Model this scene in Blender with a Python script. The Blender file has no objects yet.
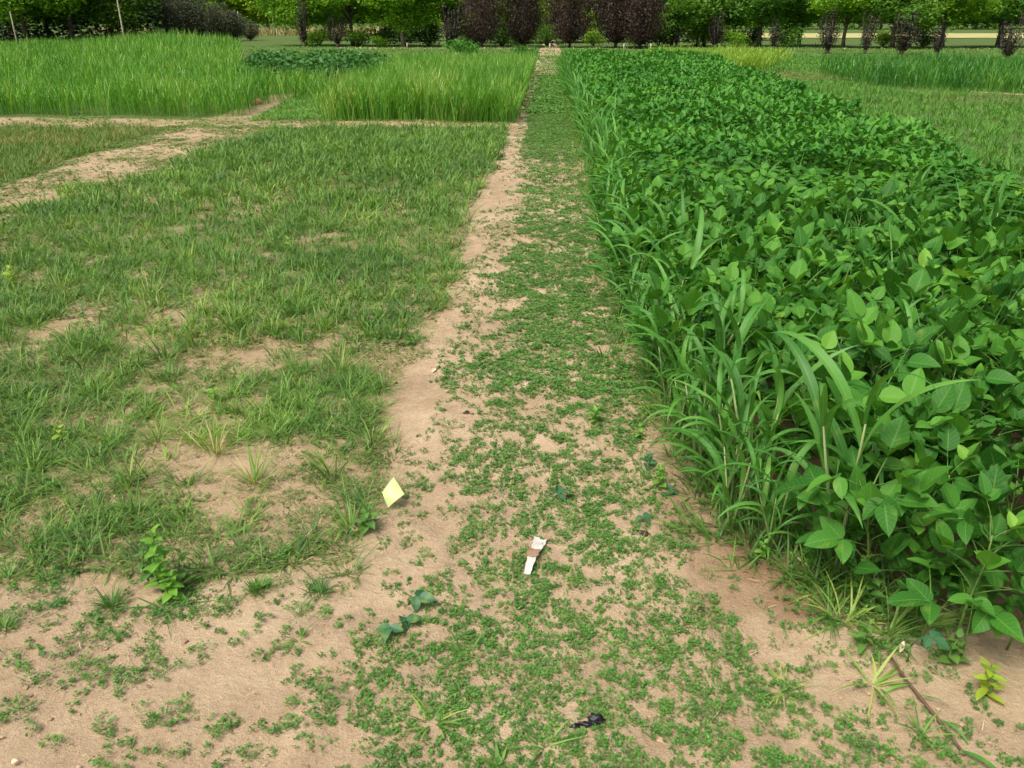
import bpy, math
import numpy as np
from mathutils import Vector, Matrix

scene = bpy.context.scene
col = scene.collection
R = math.radians

# ------------------------------------------------------------------ camera
CAM_H, FPX = 1.6, 803.0
PITCH = math.atan(362 / FPX)                     # looking down at the path
YAW = math.atan(38 * math.cos(PITCH) / FPX)      # a touch to the left of it
cd = bpy.data.cameras.new("camera")
cam = bpy.data.objects.new("camera", cd)
col.objects.link(cam)
cam.location = (0, 0, CAM_H)
cam.rotation_euler = (math.pi / 2 - PITCH, 0, YAW)
cd.sensor_width = 36.0
cd.lens = 36.0 * FPX / 1024
cd.clip_start = 0.05
cd.clip_end = 3000
scene.camera = cam

# ------------------------------------------------------------------ light
SUN_EL, SUN_AZ = 58.0, 215.0       # azimuth clockwise from +Y (behind, to the left of the camera)
world = bpy.data.worlds.new("World")
scene.world = world
world.use_nodes = True
wn = world.node_tree
bg = wn.nodes["Background"]
sky = wn.nodes.new("ShaderNodeTexSky")
sky.sky_type = 'NISHITA'
sky.sun_disc = False
sky.sun_elevation = R(SUN_EL)
sky.sun_rotation = R(SUN_AZ)
sky.air_density = 0.7
sky.dust_density = 9.0
sky.ozone_density = 0.0
wn.links.new(sky.outputs[0], bg.inputs[0])
bg.inputs[1].default_value = 0.115
sl = bpy.data.lights.new("sun", 'SUN')
sun = bpy.data.objects.new("sun", sl)
col.objects.link(sun)
sl.energy = 1.7
sl.angle = R(24)
sl.color = (1.0, 0.95, 0.87)
az = R(SUN_AZ)
to_sun = Vector((math.sin(az) * math.cos(R(SUN_EL)), math.cos(az) * math.cos(R(SUN_EL)), math.sin(R(SUN_EL))))
sun.rotation_euler = to_sun.to_track_quat('Z', 'Y').to_euler()
scene.view_settings.view_transform = 'Standard'
scene.view_settings.look = 'None'
scene.view_settings.exposure = 0.35
scene.view_settings.gamma = 1.0
scene.cycles.max_bounces = 6
scene.cycles.diffuse_bounces = 3
scene.cycles.glossy_bounces = 2
scene.cycles.transmission_bounces = 3
scene.cycles.use_denoising = True

# ------------------------------------------------------------------ numbers
def hsh(ix, iy, seed):
    n = (ix.astype(np.int64) * 374761393 + iy.astype(np.int64) * 668265263 + seed * 974634777) & 0x7fffffff
    n = ((n ^ (n >> 13)) * 1274126177) & 0x7fffffff
    n = n ^ (n >> 16)
    return (n & 0xffff) / 65535.0

def vnoise(x, y, seed=0):
    x = np.asarray(x, float); y = np.asarray(y, float)
    ix = np.floor(x); iy = np.floor(y)
    fx = x - ix; fy = y - iy
    fx = fx * fx * (3 - 2 * fx); fy = fy * fy * (3 - 2 * fy)
    a = hsh(ix, iy, seed); b = hsh(ix + 1, iy, seed)
    c = hsh(ix, iy + 1, seed); d = hsh(ix + 1, iy + 1, seed)
    return (a * (1 - fx) + b * fx) * (1 - fy) + (c * (1 - fx) + d * fx) * fy

def fbm(x, y, s, seed=0, octv=3):
    t = 0; a = 1; tot = 0
    for o in range(octv):
        t = t + a * vnoise(np.asarray(x) / s * 2 ** o, np.asarray(y) / s * 2 ** o, seed + 17 * o)
        tot += a; a *= 0.55
    return t / tot

def sstep(a, b, x):
    t = np.clip((np.asarray(x, float) - a) / (b - a), 0, 1)
    return t * t * (3 - 2 * t)

def H(x, y):
    """height of the ground"""
    x = np.asarray(x, float); y = np.asarray(y, float)
    d = np.hypot(x, y)
    near = 1 - sstep(7, 16, d)
    mid = 1 - sstep(18, 40, d)
    h = mid * 0.07 * (fbm(x, y, 1.1, 3, 2) - 0.5)
    h = h + near * 0.032 * (fbm(x, y, 0.16, 5, 3) - 0.5)
    h = h + near * 0.014 * (fbm(x, y, 0.035, 9, 2) - 0.5)
    return h

def fits(x, y, m=1.12):
    """inside a generous view cone (things well outside it are not built)"""
    return (y > 0.9) & (np.abs(x + 0.04 * y) < 0.64 * m * np.hypot(y, 0.6) + 0.5)

# ------------------------------------------------------------------ tagging and meshes
def tag(o, label=None, cat=None, group=None, kind=None):
    if label: o["label"] = label
    if cat: o["category"] = cat
    if group: o["group"] = group
    if kind: o["kind"] = kind
    return o

def link(name, me, m, parent=None):
    o = bpy.data.objects.new(name, me)
    col.objects.link(o)
    if m is not None and not me.materials:
        for k in (m if isinstance(m, (list, tuple)) else [m]):
            me.materials.append(k)
    if parent is not None:
        o.parent = parent
    return o

def np_mesh(name, V, F, rnd=None, uv=None, smooth=True, extra=None):
    """V (n,3), F (m,4) or (m,3) index array -> mesh; rnd: one number per face; uv: per vertex (n,2)"""
    me = bpy.data.meshes.new(name)
    V = np.ascontiguousarray(V, dtype=np.float32); F = np.ascontiguousarray(F, dtype=np.int32)
    k = F.shape[1]
    me.vertices.add(len(V)); me.vertices.foreach_set("co", V.ravel())
    me.loops.add(F.size); me.loops.foreach_set("vertex_index", F.ravel())
    me.polygons.add(len(F)); me.polygons.foreach_set("loop_start", np.arange(0, F.size, k, dtype=np.int32))
    me.update(calc_edges=True)
    if smooth:
        me.polygons.foreach_set("use_smooth", np.ones(len(F), dtype=bool))
    if rnd is not None:
        a = me.attributes.new("rnd", 'FLOAT', 'FACE'); a.data.foreach_set("value", np.asarray(rnd, np.float32))
    if uv is not None:
        u = me.uv_layers.new(name="uv"); u.data.foreach_set("uv", np.asarray(uv, np.float32)[F.ravel()].ravel())
    for kx, v in (extra or {}).items():
        a = me.attributes.new(kx, 'FLOAT', 'POINT'); a.data.foreach_set("value", np.asarray(v, np.float32))
    return me

class Acc:
    """collects quads from several builders"""
    def __init__(s): s.V = []; s.F = []; s.R = []; s.U = []; s.n = 0
    def add(s, V, F, r=None, uv=None):
        if len(V) == 0: return s
        s.V.append(V); s.F.append(F + s.n); s.n += len(V)
        s.R.append(np.zeros(len(F)) if r is None else r)
        s.U.append(np.zeros((len(V), 2)) if uv is None else uv)
        return s
    def mesh(s, name, smooth=True):
        return np_mesh(name, np.concatenate(s.V), np.concatenate(s.F), np.concatenate(s.R), np.concatenate(s.U), smooth)

def blades(base, az, L, W, lean, bend, segs=3, rnd=None, side=None, prof=None):
    """grass blades: strips that start at BASE, lean from the vertical and bend over along AZ"""
    n = len(base)
    t = np.linspace(0, 1, segs + 1)
    if prof is None:
        prof = np.interp(t, [0, 0.3, 0.7, 1], [0.65, 1.0, 0.75, 0.05])
    d = np.stack([np.cos(az), np.sin(az)], 1)
    sa = az + np.pi / 2 + (0 if side is None else side)
    s = np.stack([np.cos(sa), np.sin(sa), np.zeros(n)], 1)
    P = base.copy()
    V = np.zeros((n, segs + 1, 2, 3)); UV = np.zeros((n, segs + 1, 2, 2))
    for k in range(segs + 1):
        w = (W * prof[k] / 2)[:, None] * s
        V[:, k, 0] = P - w; V[:, k, 1] = P + w
        UV[:, k, 0, 0] = -1; UV[:, k, 1, 0] = 1; UV[:, k, :, 1] = t[k]
        if k < segs:
            a = lean + bend * (t[k] + 0.5 / segs)
            st = (L / segs)[:, None]
            P = P + st * np.concatenate([d * np.sin(a)[:, None], np.cos(a)[:, None]], 1)
            zmin = base[:, 2] + 0.004
            P[:, 2] = np.maximum(P[:, 2], zmin)
    i = np.arange(n)[:, None] * (segs + 1) * 2 + np.arange(segs)[None, :] * 2
    F = np.stack([i, i + 1, i + 3, i + 2], -1).reshape(-1, 4)
    r = np.repeat(np.random.rand(n) if rnd is None else rnd, segs)
    return V.reshape(-1, 3), F, r, UV.reshape(-1, 2)

def leaves(P, az, pitch, L, W, roll=None, fold=0.25, rnd=None, fine=False):
    """small leaves: one folded quad each, or two quads with a pointed oval outline"""
    n = len(P)
    f = np.stack([np.cos(az) * np.cos(pitch), np.sin(az) * np.cos(pitch), np.sin(pitch)], 1)
    s0 = np.stack([-np.sin(az), np.cos(az), np.zeros(n)], 1)
    u0 = np.cross(f, s0)
    if roll is None: roll = np.zeros(n)
    s = s0 * np.cos(roll)[:, None] + u0 * np.sin(roll)[:, None]
    u = np.cross(f, s)
    L = L[:, None]; W = W[:, None] / 2
    def pt(a, b):
        return P + f * L * a + s * W * b + u * W * abs(b) * fold
    if not fine:
        V = np.stack([pt(0, 0), pt(0.42, 1), pt(1, 0), pt(0.42, -1)], 1)
        UV = np.tile(np.array([[0, 0], [1, .42], [0, 1], [-1, .42]], float), (n, 1))
        F = np.arange(n * 4).reshape(n, 4)
        r = np.random.rand(n) if rnd is None else rnd
        return V.reshape(-1, 3), F, r, UV
    V = np.stack([pt(0, 0), pt(0.22, .85), pt(0.6, .8), pt(1, 0), pt(0.6, -.8), pt(0.22, -.85)], 1)
    UV = np.tile(np.array([[0, 0], [1, .22], [1, .6], [0, 1], [-1, .6], [-1, .22]], float), (n, 1))
    b = np.arange(n)[:, None] * 6
    F = np.concatenate([b + np.array([[0, 1, 2, 3]]), b + np.array([[0, 3, 4, 5]])], 1).reshape(-1, 4)
    r = np.repeat(np.random.rand(n) if rnd is None else rnd, 2)
    return V.reshape(-1, 3), F, r, UV

def tube(points, radii, sides=6):
    """a bent tapered tube through points -> V, F (quads)"""
    P = np.asarray(points, float); n = len(P)
    V = []
    for i in range(n):
        d = P[min(i + 1, n - 1)] - P[max(i - 1, 0)]
        d /= max(np.linalg.norm(d), 1e-9)
        a = np.cross(d, [0.31, 0.95, 0.02]); 
        if np.linalg.norm(a) < 0.05: a = np.cross(d, [1, 0, 0])
        a /= np.linalg.norm(a); b = np.cross(d, a)
        for k in range(sides):
            th = 2 * np.pi * k / sides
            V.append(P[i] + radii[i] * (np.cos(th) * a + np.sin(th) * b))
    F = []
    for i in range(n - 1):
        for k in range(sides):
            k2 = (k + 1) % sides
            F.append((i * sides + k, i * sides + k2, (i + 1) * sides + k2, (i + 1) * sides + k))
    # caps
    m = len(V)
    V.append(P[0]); V.append(P[-1])
    for k in range(0, sides, 2):
        F.append((m, (k + 2) % sides, (k + 1) % sides, k))
        e = (n - 1) * sides
        F.append((m + 1, e + k, e + (k + 1) % sides, e + (k + 2) % sides))
    return np.array(V), np.array(F)

# ------------------------------------------------------------------ materials
def lin(c):
    return tuple(((v / 255) / 12.92 if v / 255 <= 0.04045 else ((v / 255 + 0.055) / 1.055) ** 2.4) for v in c) + (1.0,)

def new_mat(name):
    m = bpy.data.materials.new(name); m.use_nodes = True
    nt = m.node_tree
    return m, nt, nt.nodes["Principled BSDF"], nt.nodes["Material Output"]

def ramp(nt, stops):
    r = nt.nodes.new("ShaderNodeValToRGB")
    e = r.color_ramp.elements
    while len(e) < len(stops): e.new(0.5)
    for i, (p, c) in enumerate(stops):
        e[i].position = p; e[i].color = tuple(c) + ((1.0,) if len(c) == 3 else ())
    return r

def math_n(nt, op, a, b=None, clamp=False):
    n = nt.nodes.new("ShaderNodeMath"); n.operation = op; n.use_clamp = clamp
    for i, v in enumerate((a, b)):
        if v is None: continue
        if isinstance(v, (int, float)): n.inputs[i].default_value = v
        else: nt.links.new(v, n.inputs[i])
    return n.outputs[0]

def mixc(nt, fac, a, b, mode='MIX'):
    n = nt.nodes.new("ShaderNodeMix"); n.data_type = 'RGBA'; n.blend_type = mode
    for sk, v in ((n.inputs[0], fac), (n.inputs[6], a), (n.inputs[7], b)):
        if isinstance(v, (int, float)): sk.default_value = v
        elif isinstance(v, tuple): sk.default_value = v if len(v) == 4 else v + (1,)
        else: nt.links.new(v, sk)
    return n.outputs[2]

def leaf_mat(name, stops, trans=0.3, rough=0.5, vein=0.0, vein_col=(0.25, 0.4, 0.12), side=7.0, objrnd=0.35, patch=0.0, spec=0.4):
    """leaf surface; its colour varies from leaf to leaf, with pale veins where VEIN > 0"""
    m, nt, p, out = new_mat(name)
    at = nt.nodes.new("ShaderNodeAttribute"); at.attribute_name = "rnd"
    oi = nt.nodes.new("ShaderNodeObjectInfo")
    x = math_n(nt, 'ADD', math_n(nt, 'MULTIPLY', at.outputs["Fac"], 1 - objrnd), math_n(nt, 'MULTIPLY', oi.outputs["Random"], objrnd))
    if patch:
        g = nt.nodes.new("ShaderNodeNewGeometry")
        nz = nt.nodes.new("ShaderNodeTexNoise"); nz.inputs["Scale"].default_value = 0.8; nz.inputs["Detail"].default_value = 3
        nt.links.new(g.outputs["Position"], nz.inputs["Vector"])
        x = math_n(nt, 'ADD', x, math_n(nt, 'MULTIPLY', math_n(nt, 'SUBTRACT', nz.outputs[0], 0.5), patch * 2), True)
    rp = ramp(nt, stops); nt.links.new(x, rp.inputs[0])
    c = rp.outputs[0]
    if vein:
        uv = nt.nodes.new("ShaderNodeUVMap"); uv.uv_map = "uv"
        sp = nt.nodes.new("ShaderNodeSeparateXYZ"); nt.links.new(uv.outputs[0], sp.inputs[0])
        au = math_n(nt, 'ABSOLUTE', sp.outputs[0])
        mid = math_n(nt, 'SUBTRACT', 1.0, math_n(nt, 'MULTIPLY', au, 12.0), True)
        v = mid
        if side:
            w = math_n(nt, 'SUBTRACT', math_n(nt, 'MULTIPLY', sp.outputs[1], side), math_n(nt, 'MULTIPLY', au, 1.7))
            fr = math_n(nt, 'ABSOLUTE', math_n(nt, 'SUBTRACT', math_n(nt, 'FRACT', w), 0.5))
            sv = math_n(nt, 'SUBTRACT', 1.0, math_n(nt, 'MULTIPLY', fr, 9.0), True)
            v = math_n(nt, 'MAXIMUM', mid, math_n(nt, 'MULTIPLY', sv, 0.6))
        c = mixc(nt, math_n(nt, 'MULTIPLY', v, vein), c, vein_col)
    if vein:
        # yellowed blotches and bites of colour
        tcn = nt.nodes.new("ShaderNodeTexCoord"); nb = nt.nodes.new("ShaderNodeTexNoise"); nb.inputs["Scale"].default_value = 26; nb.inputs["Detail"].default_value = 3
        nt.links.new(tcn.outputs["Object"], nb.inputs["Vector"])
        bl = ramp(nt, [(0.56, (0, 0, 0)), (0.80, (1, 1, 1))]); nt.links.new(nb.outputs[0], bl.inputs[0])
        c = mixc(nt, math_n(nt, 'MULTIPLY', bl.outputs[0], 0.6), c, (0.26, 0.38, 0.07, 1))
    nt.links.new(c, p.inputs["Base Color"])
    p.inputs["Roughness"].default_value = rough
    p.inputs["Specular IOR Level"].default_value = spec
    tr = nt.nodes.new("ShaderNodeBsdfTranslucent")
    tc = mixc(nt, 1.0, c, (1.5, 1.35, 0.5, 1), 'MULTIPLY')
    nt.links.new(tc, tr.inputs[0])
    mx = nt.nodes.new("ShaderNodeMixShader"); mx.inputs[0].default_value = trans
    nt.links.new(p.outputs[0], mx.inputs[1]); nt.links.new(tr.outputs[0], mx.inputs[2])
    nt.links.new(mx.outputs[0], out.inputs[0])
    return m

def plain_mat(name, c1, c2, scale=20, rough=0.8, bump=0.3, detail=4, stretch=None):
    m, nt, p, out = new_mat(name)
    tc = nt.nodes.new("ShaderNodeTexCoord")
    src = tc.outputs["Object"]
    if stretch:
        mp = nt.nodes.new("ShaderNodeMapping"); mp.inputs["Scale"].default_value = stretch
        nt.links.new(src, mp.inputs[0]); src = mp.outputs[0]
    nz = nt.nodes.new("ShaderNodeTexNoise"); nz.inputs["Scale"].default_value = scale; nz.inputs["Detail"].default_value = detail
    nt.links.new(src, nz.inputs["Vector"])
    rp = ramp(nt, [(0.35, c1), (0.65, c2)]); nt.links.new(nz.outputs[0], rp.inputs[0])
    nt.links.new(rp.outputs[0], p.inputs["Base Color"])
    p.inputs["Roughness"].default_value = rough
    if bump:
        b = nt.nodes.new("ShaderNodeBump"); b.inputs["Strength"].default_value = bump; b.inputs["Distance"].default_value = 0.01
        nt.links.new(nz.outputs[0], b.inputs["Height"]); nt.links.new(b.outputs[0], p.inputs["Normal"])
    return m

def soil_mat():
    m, nt, p, out = new_mat("sandy_soil")
    g = nt.nodes.new("ShaderNodeNewGeometry"); pos = g.outputs["Position"]
    def noise(sc, det=4, rough=0.55):
        n = nt.nodes.new("ShaderNodeTexNoise"); n.inputs["Scale"].default_value = sc
        n.inputs["Detail"].default_value = det; n.inputs["Roughness"].default_value = rough
        nt.links.new(pos, n.inputs["Vector"]); return n.outputs[0]
    big, mid, fine, grain = noise(1.3, 4), noise(9, 5, 0.6), noise(60, 6, 0.7), noise(420, 3, 0.7)
    c = ramp(nt, [(0.36, (0.355, 0.265, 0.165)), (0.5, (0.48, 0.37, 0.24)), (0.64, (0.60, 0.485, 0.325))])
    v = math_n(nt, 'ADD', math_n(nt, 'MULTIPLY', big, 0.45), math_n(nt, 'ADD', math_n(nt, 'MULTIPLY', mid, 0.3), math_n(nt, 'MULTIPLY', fine, 0.25)))
    nt.links.new(v, c.inputs[0])
    def att(nm):
        a = nt.nodes.new("ShaderNodeAttribute"); a.attribute_name = nm; return a.outputs["Fac"]
    red = att("red"); veg = att("veg"); straw = att("straw")
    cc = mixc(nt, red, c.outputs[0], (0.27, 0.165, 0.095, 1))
    # straw and dead leaf litter
    st = ramp(nt, [(0.3, (0.20, 0.14, 0.07)), (0.7, (0.50, 0.40, 0.22))]); nt.links.new(fine, st.inputs[0])
    sm = ramp(nt, [(0.42, (0, 0, 0)), (0.58, (1, 1, 1))]); nt.links.new(math_n(nt, 'ADD', math_n(nt, 'MULTIPLY', mid, 0.5), math_n(nt, 'MULTIPLY', fine, 0.5)), sm.inputs[0])
    cc = mixc(nt, math_n(nt, 'MULTIPLY', straw, sm.outputs[0]), cc, st.outputs[0])
    vg = ramp(nt, [(0.35, (0.06, 0.11, 0.03)), (0.7, (0.15, 0.23, 0.06))]); nt.links.new(fine, vg.inputs[0])
    vm = ramp(nt, [(0.0, (0, 0, 0)), (0.25, (1, 1, 1))])
    nt.links.new(math_n(nt, 'SUBTRACT', math_n(nt, 'MULTIPLY', veg, 1.25), math_n(nt, 'MULTIPLY', mid, 0.6), True), vm.inputs[0])
    cc = mixc(nt, vm.outputs[0], cc, vg.outputs[0])
    # dark specks: crumbs, stubble bits
    vo = nt.nodes.new("ShaderNodeTexVoronoi"); vo.inputs["Scale"].default_value = 75
    nt.links.new(pos, vo.inputs["Vector"])
    sk = ramp(nt, [(0.10, (1, 1, 1)), (0.2, (0, 0, 0))]); nt.links.new(vo.outputs["Distance"], sk.inputs[0])
    gate = ramp(nt, [(0.55, (0, 0, 0)), (0.65, (1, 1, 1))]); nt.links.new(mid, gate.inputs[0])
    cc = mixc(nt, math_n(nt, 'MULTIPLY', math_n(nt, 'MULTIPLY', sk.outputs[0], gate.outputs[0]), 0.6), cc, (0.12, 0.07, 0.04, 1))
    gr = ramp(nt, [(0.3, (0.70, 0.70, 0.70)), (0.7, (1.22, 1.22, 1.22))]); nt.links.new(grain, gr.inputs[0])
    cc = mixc(nt, 1.0, cc, gr.outputs[0], 'MULTIPLY')
    nt.links.new(cc, p.inputs["Base Color"])
    p.inputs["Roughness"].default_value = 0.95
    p.inputs["Specular IOR Level"].default_value = 0.15
    hgt = math_n(nt, 'ADD', math_n(nt, 'MULTIPLY', mid, 0.5), math_n(nt, 'ADD', math_n(nt, 'MULTIPLY', fine, 0.35), math_n(nt, 'MULTIPLY', grain, 0.08)))
    b = nt.nodes.new("ShaderNodeBump"); b.inputs["Strength"].default_value = 0.9; b.inputs["Distance"].default_value = 0.03
    nt.links.new(hgt, b.inputs["Height"]); nt.links.new(b.outputs[0], p.inputs["Normal"])
    return m

M = {}
M["soil"] = soil_mat()
M["cover"] = leaf_mat("clover_leaf", [(0.0, (0.05, 0.16, 0.035)), (0.45, (0.10, 0.25, 0.045)), (0.85, (0.17, 0.35, 0.065)), (1.0, (0.32, 0.44, 0.10))], 0.22, 0.6, patch=0.25)
M["weedgrass"] = leaf_mat("weedy_grass", [(0.0, (0.065, 0.17, 0.045)), (0.35, (0.125, 0.28, 0.052)), (0.65, (0.205, 0.38, 0.065)), (0.86, (0.36, 0.49, 0.12)), (1.0, (0.62, 0.53, 0.28))], 0.3, 0.55, patch=0.4)
M["lowweed"] = leaf_mat("olive_weed", [(0.0, (0.10, 0.18, 0.045)), (0.5, (0.17, 0.27, 0.065)), (0.85, (0.28, 0.33, 0.10)), (1.0, (0.46, 0.38, 0.19))], 0.2, 0.65, patch=0.3)
M["millet"] = leaf_mat("millet_blade", [(0.0, (0.04, 0.16, 0.025)), (0.45, (0.095, 0.30, 0.035)), (0.8, (0.185, 0.44, 0.05)), (1.0, (0.38, 0.52, 0.15))], 0.35, 0.5, patch=0.6)
M["lime"] = leaf_mat("lime_blade", [(0.0, (0.13, 0.30, 0.03)), (0.6, (0.25, 0.46, 0.05)), (1.0, (0.38, 0.52, 0.10))], 0.35, 0.5)
M["mown"] = leaf_mat("mown_grass", [(0.0, (0.065, 0.21, 0.035)), (0.5, (0.13, 0.34, 0.045)), (0.9, (0.21, 0.43, 0.075)), (1.0, (0.45, 0.42, 0.18))], 0.3, 0.6, patch=0.35)
M["rusty"] = leaf_mat("rusty_weed", [(0.0, (0.07, 0.18, 0.035)), (0.6, (0.14, 0.27, 0.055)), (0.88, (0.26, 0.28, 0.09)), (1.0, (0.42, 0.28, 0.14))], 0.25, 0.65, patch=0.4)
M["bean"] = leaf_mat("bean_leaf", [(0.0, (0.020, 0.11, 0.018)), (0.45, (0.048, 0.205, 0.026)), (0.8, (0.115, 0.35, 0.04)), (1.0, (0.27, 0.52, 0.07))], 0.32, 0.55, vein=0.5, vein_col=(0.22, 0.44, 0.08), objrnd=0.6, spec=0.25)
M["beanfar"] = leaf_mat("bean_leaf_small", [(0.0, (0.021, 0.11, 0.018)), (0.45, (0.054, 0.215, 0.028)), (0.85, (0.13, 0.37, 0.042)), (1.0, (0.27, 0.50, 0.07))], 0.22, 0.45, patch=0.3, spec=0.2)
M["darkbean"] = leaf_mat("dark_bean_leaf", [(0.0, (0.016, 0.085, 0.016)), (0.6, (0.04, 0.155, 0.028)), (1.0, (0.10, 0.27, 0.045))], 0.18, 0.45)
M["reed"] = leaf_mat("sorghum_blade", [(0.0, (0.045, 0.18, 0.03)), (0.5, (0.085, 0.29, 0.045)), (0.85, (0.145, 0.39, 0.06)), (1.0, (0.28, 0.46, 0.10))], 0.32, 0.5, vein=0.5, vein_col=(0.34, 0.52, 0.2), side=0, objrnd=0.6)
M["stem"] = plain_mat("green_stem", (0.07, 0.17, 0.03), (0.13, 0.24, 0.05), 30, 0.6, 0.1)
M["reedstem"] = plain_mat("reed_stem", (0.16, 0.27, 0.08), (0.34, 0.38, 0.18), 14, 0.6, 0.1, stretch=(1, 1, .15))
M["bluish"] = leaf_mat("bluish_leaf", [(0.0, (0.03, 0.12, 0.06)), (1.0, (0.06, 0.2, 0.08))], 0.2, 0.5, vein=0.4, vein_col=(0.15, 0.3, 0.16))
M["bright"] = leaf_mat("bright_leaf", [(0.0, (0.10, 0.32, 0.04)), (1.0, (0.22, 0.45, 0.05))], 0.3, 0.5, vein=0.3, vein_col=(0.35, 0.5, 0.15))
M["yellowleaf"] = leaf_mat("yellow_leaf", [(0.0, (0.22, 0.40, 0.04)), (1.0, (0.42, 0.52, 0.06))], 0.3, 0.5)
M["straw"] = leaf_mat("straw", [(0.0, (0.22, 0.15, 0.08)), (0.5, (0.42, 0.32, 0.17)), (1.0, (0.66, 0.55, 0.36))], 0.05, 0.8)
M["bark"] = plain_mat("grey_bark", (0.07, 0.055, 0.045), (0.17, 0.14, 0.115), 9, 0.9, 0.6, stretch=(3, 3, .5))
M["palebark"] = plain_mat("pale_bark", (0.22, 0.20, 0.15), (0.38, 0.35, 0.27), 6, 0.9, 0.5, stretch=(3, 3, .5))
M["darkbark"] = plain_mat("dark_bark", (0.03, 0.022, 0.024), (0.09, 0.07, 0.07), 9, 0.9, 0.5, stretch=(3, 3, .5))
M["treeleaf"] = leaf_mat("tree_leaf", [(0.0, (0.07, 0.18, 0.02)), (0.4, (0.14, 0.33, 0.03)), (0.8, (0.25, 0.47, 0.045)), (1.0, (0.40, 0.58, 0.07))], 0.48, 0.5)
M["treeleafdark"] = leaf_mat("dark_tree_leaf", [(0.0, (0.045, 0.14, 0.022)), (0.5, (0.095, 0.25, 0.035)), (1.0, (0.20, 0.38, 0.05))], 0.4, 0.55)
M["treelime"] = leaf_mat("lime_tree_leaf", [(0.0, (0.12, 0.26, 0.02)), (0.5, (0.22, 0.42, 0.03)), (1.0, (0.38, 0.56, 0.06))], 0.4, 0.5)
M["purple"] = leaf_mat("purple_leaf", [(0.0, (0.028, 0.02, 0.018)), (0.5, (0.062, 0.040, 0.036)), (0.9, (0.115, 0.078, 0.062)), (1.0, (0.20, 0.17, 0.11))], 0.15, 0.5)
M["dusky"] = leaf_mat("dusky_leaf", [(0.0, (0.012, 0.011, 0.010)), (0.7, (0.028, 0.024, 0.021)), (1.0, (0.075, 0.075, 0.045))], 0.15, 0.55)
M["greyleaf"] = leaf_mat("grey_leaf", [(0.0, (0.05, 0.07, 0.045)), (0.6, (0.10, 0.125, 0.08)), (1.0, (0.19, 0.22, 0.14))], 0.2, 0.6)
M["shadeleaf"] = leaf_mat("shaded_wood_leaf", [(0.0, (0.012, 0.03, 0.012)), (0.7, (0.03, 0.06, 0.022)), (1.0, (0.08, 0.12, 0.035))], 0.15, 0.6)  # near-black leaf colour, the wood's inner shade painted in
M["drygrass"] = leaf_mat("dry_grass", [(0.0, (0.30, 0.30, 0.14)), (0.6, (0.50, 0.48, 0.24)), (1.0, (0.64, 0.60, 0.34))], 0.2, 0.7)

rng = np.random.default_rng(7)
np.random.seed(11)
U = rng.uniform

# ------------------------------------------------------------------ where things grow
def in_plot(x, y):          # the weedy fallow plot left of the path, ragged edge
    e = 0.17 * (fbm(x, y, 0.30, 31) - 0.5) * 2
    ee = 0.38 * (fbm(x, y, 0.32, 33) - 0.5) * 2
    right = -0.66 + 0.05 * np.sin(y * 1.3)
    left = -4.6 + 0.02 * (y - 10) - 0.25 * (y < 9)
    return (x < right + e) & (x > left + ee) & (y > 2.12 + ee * 0.6) & (y < 13.7 + ee)

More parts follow.
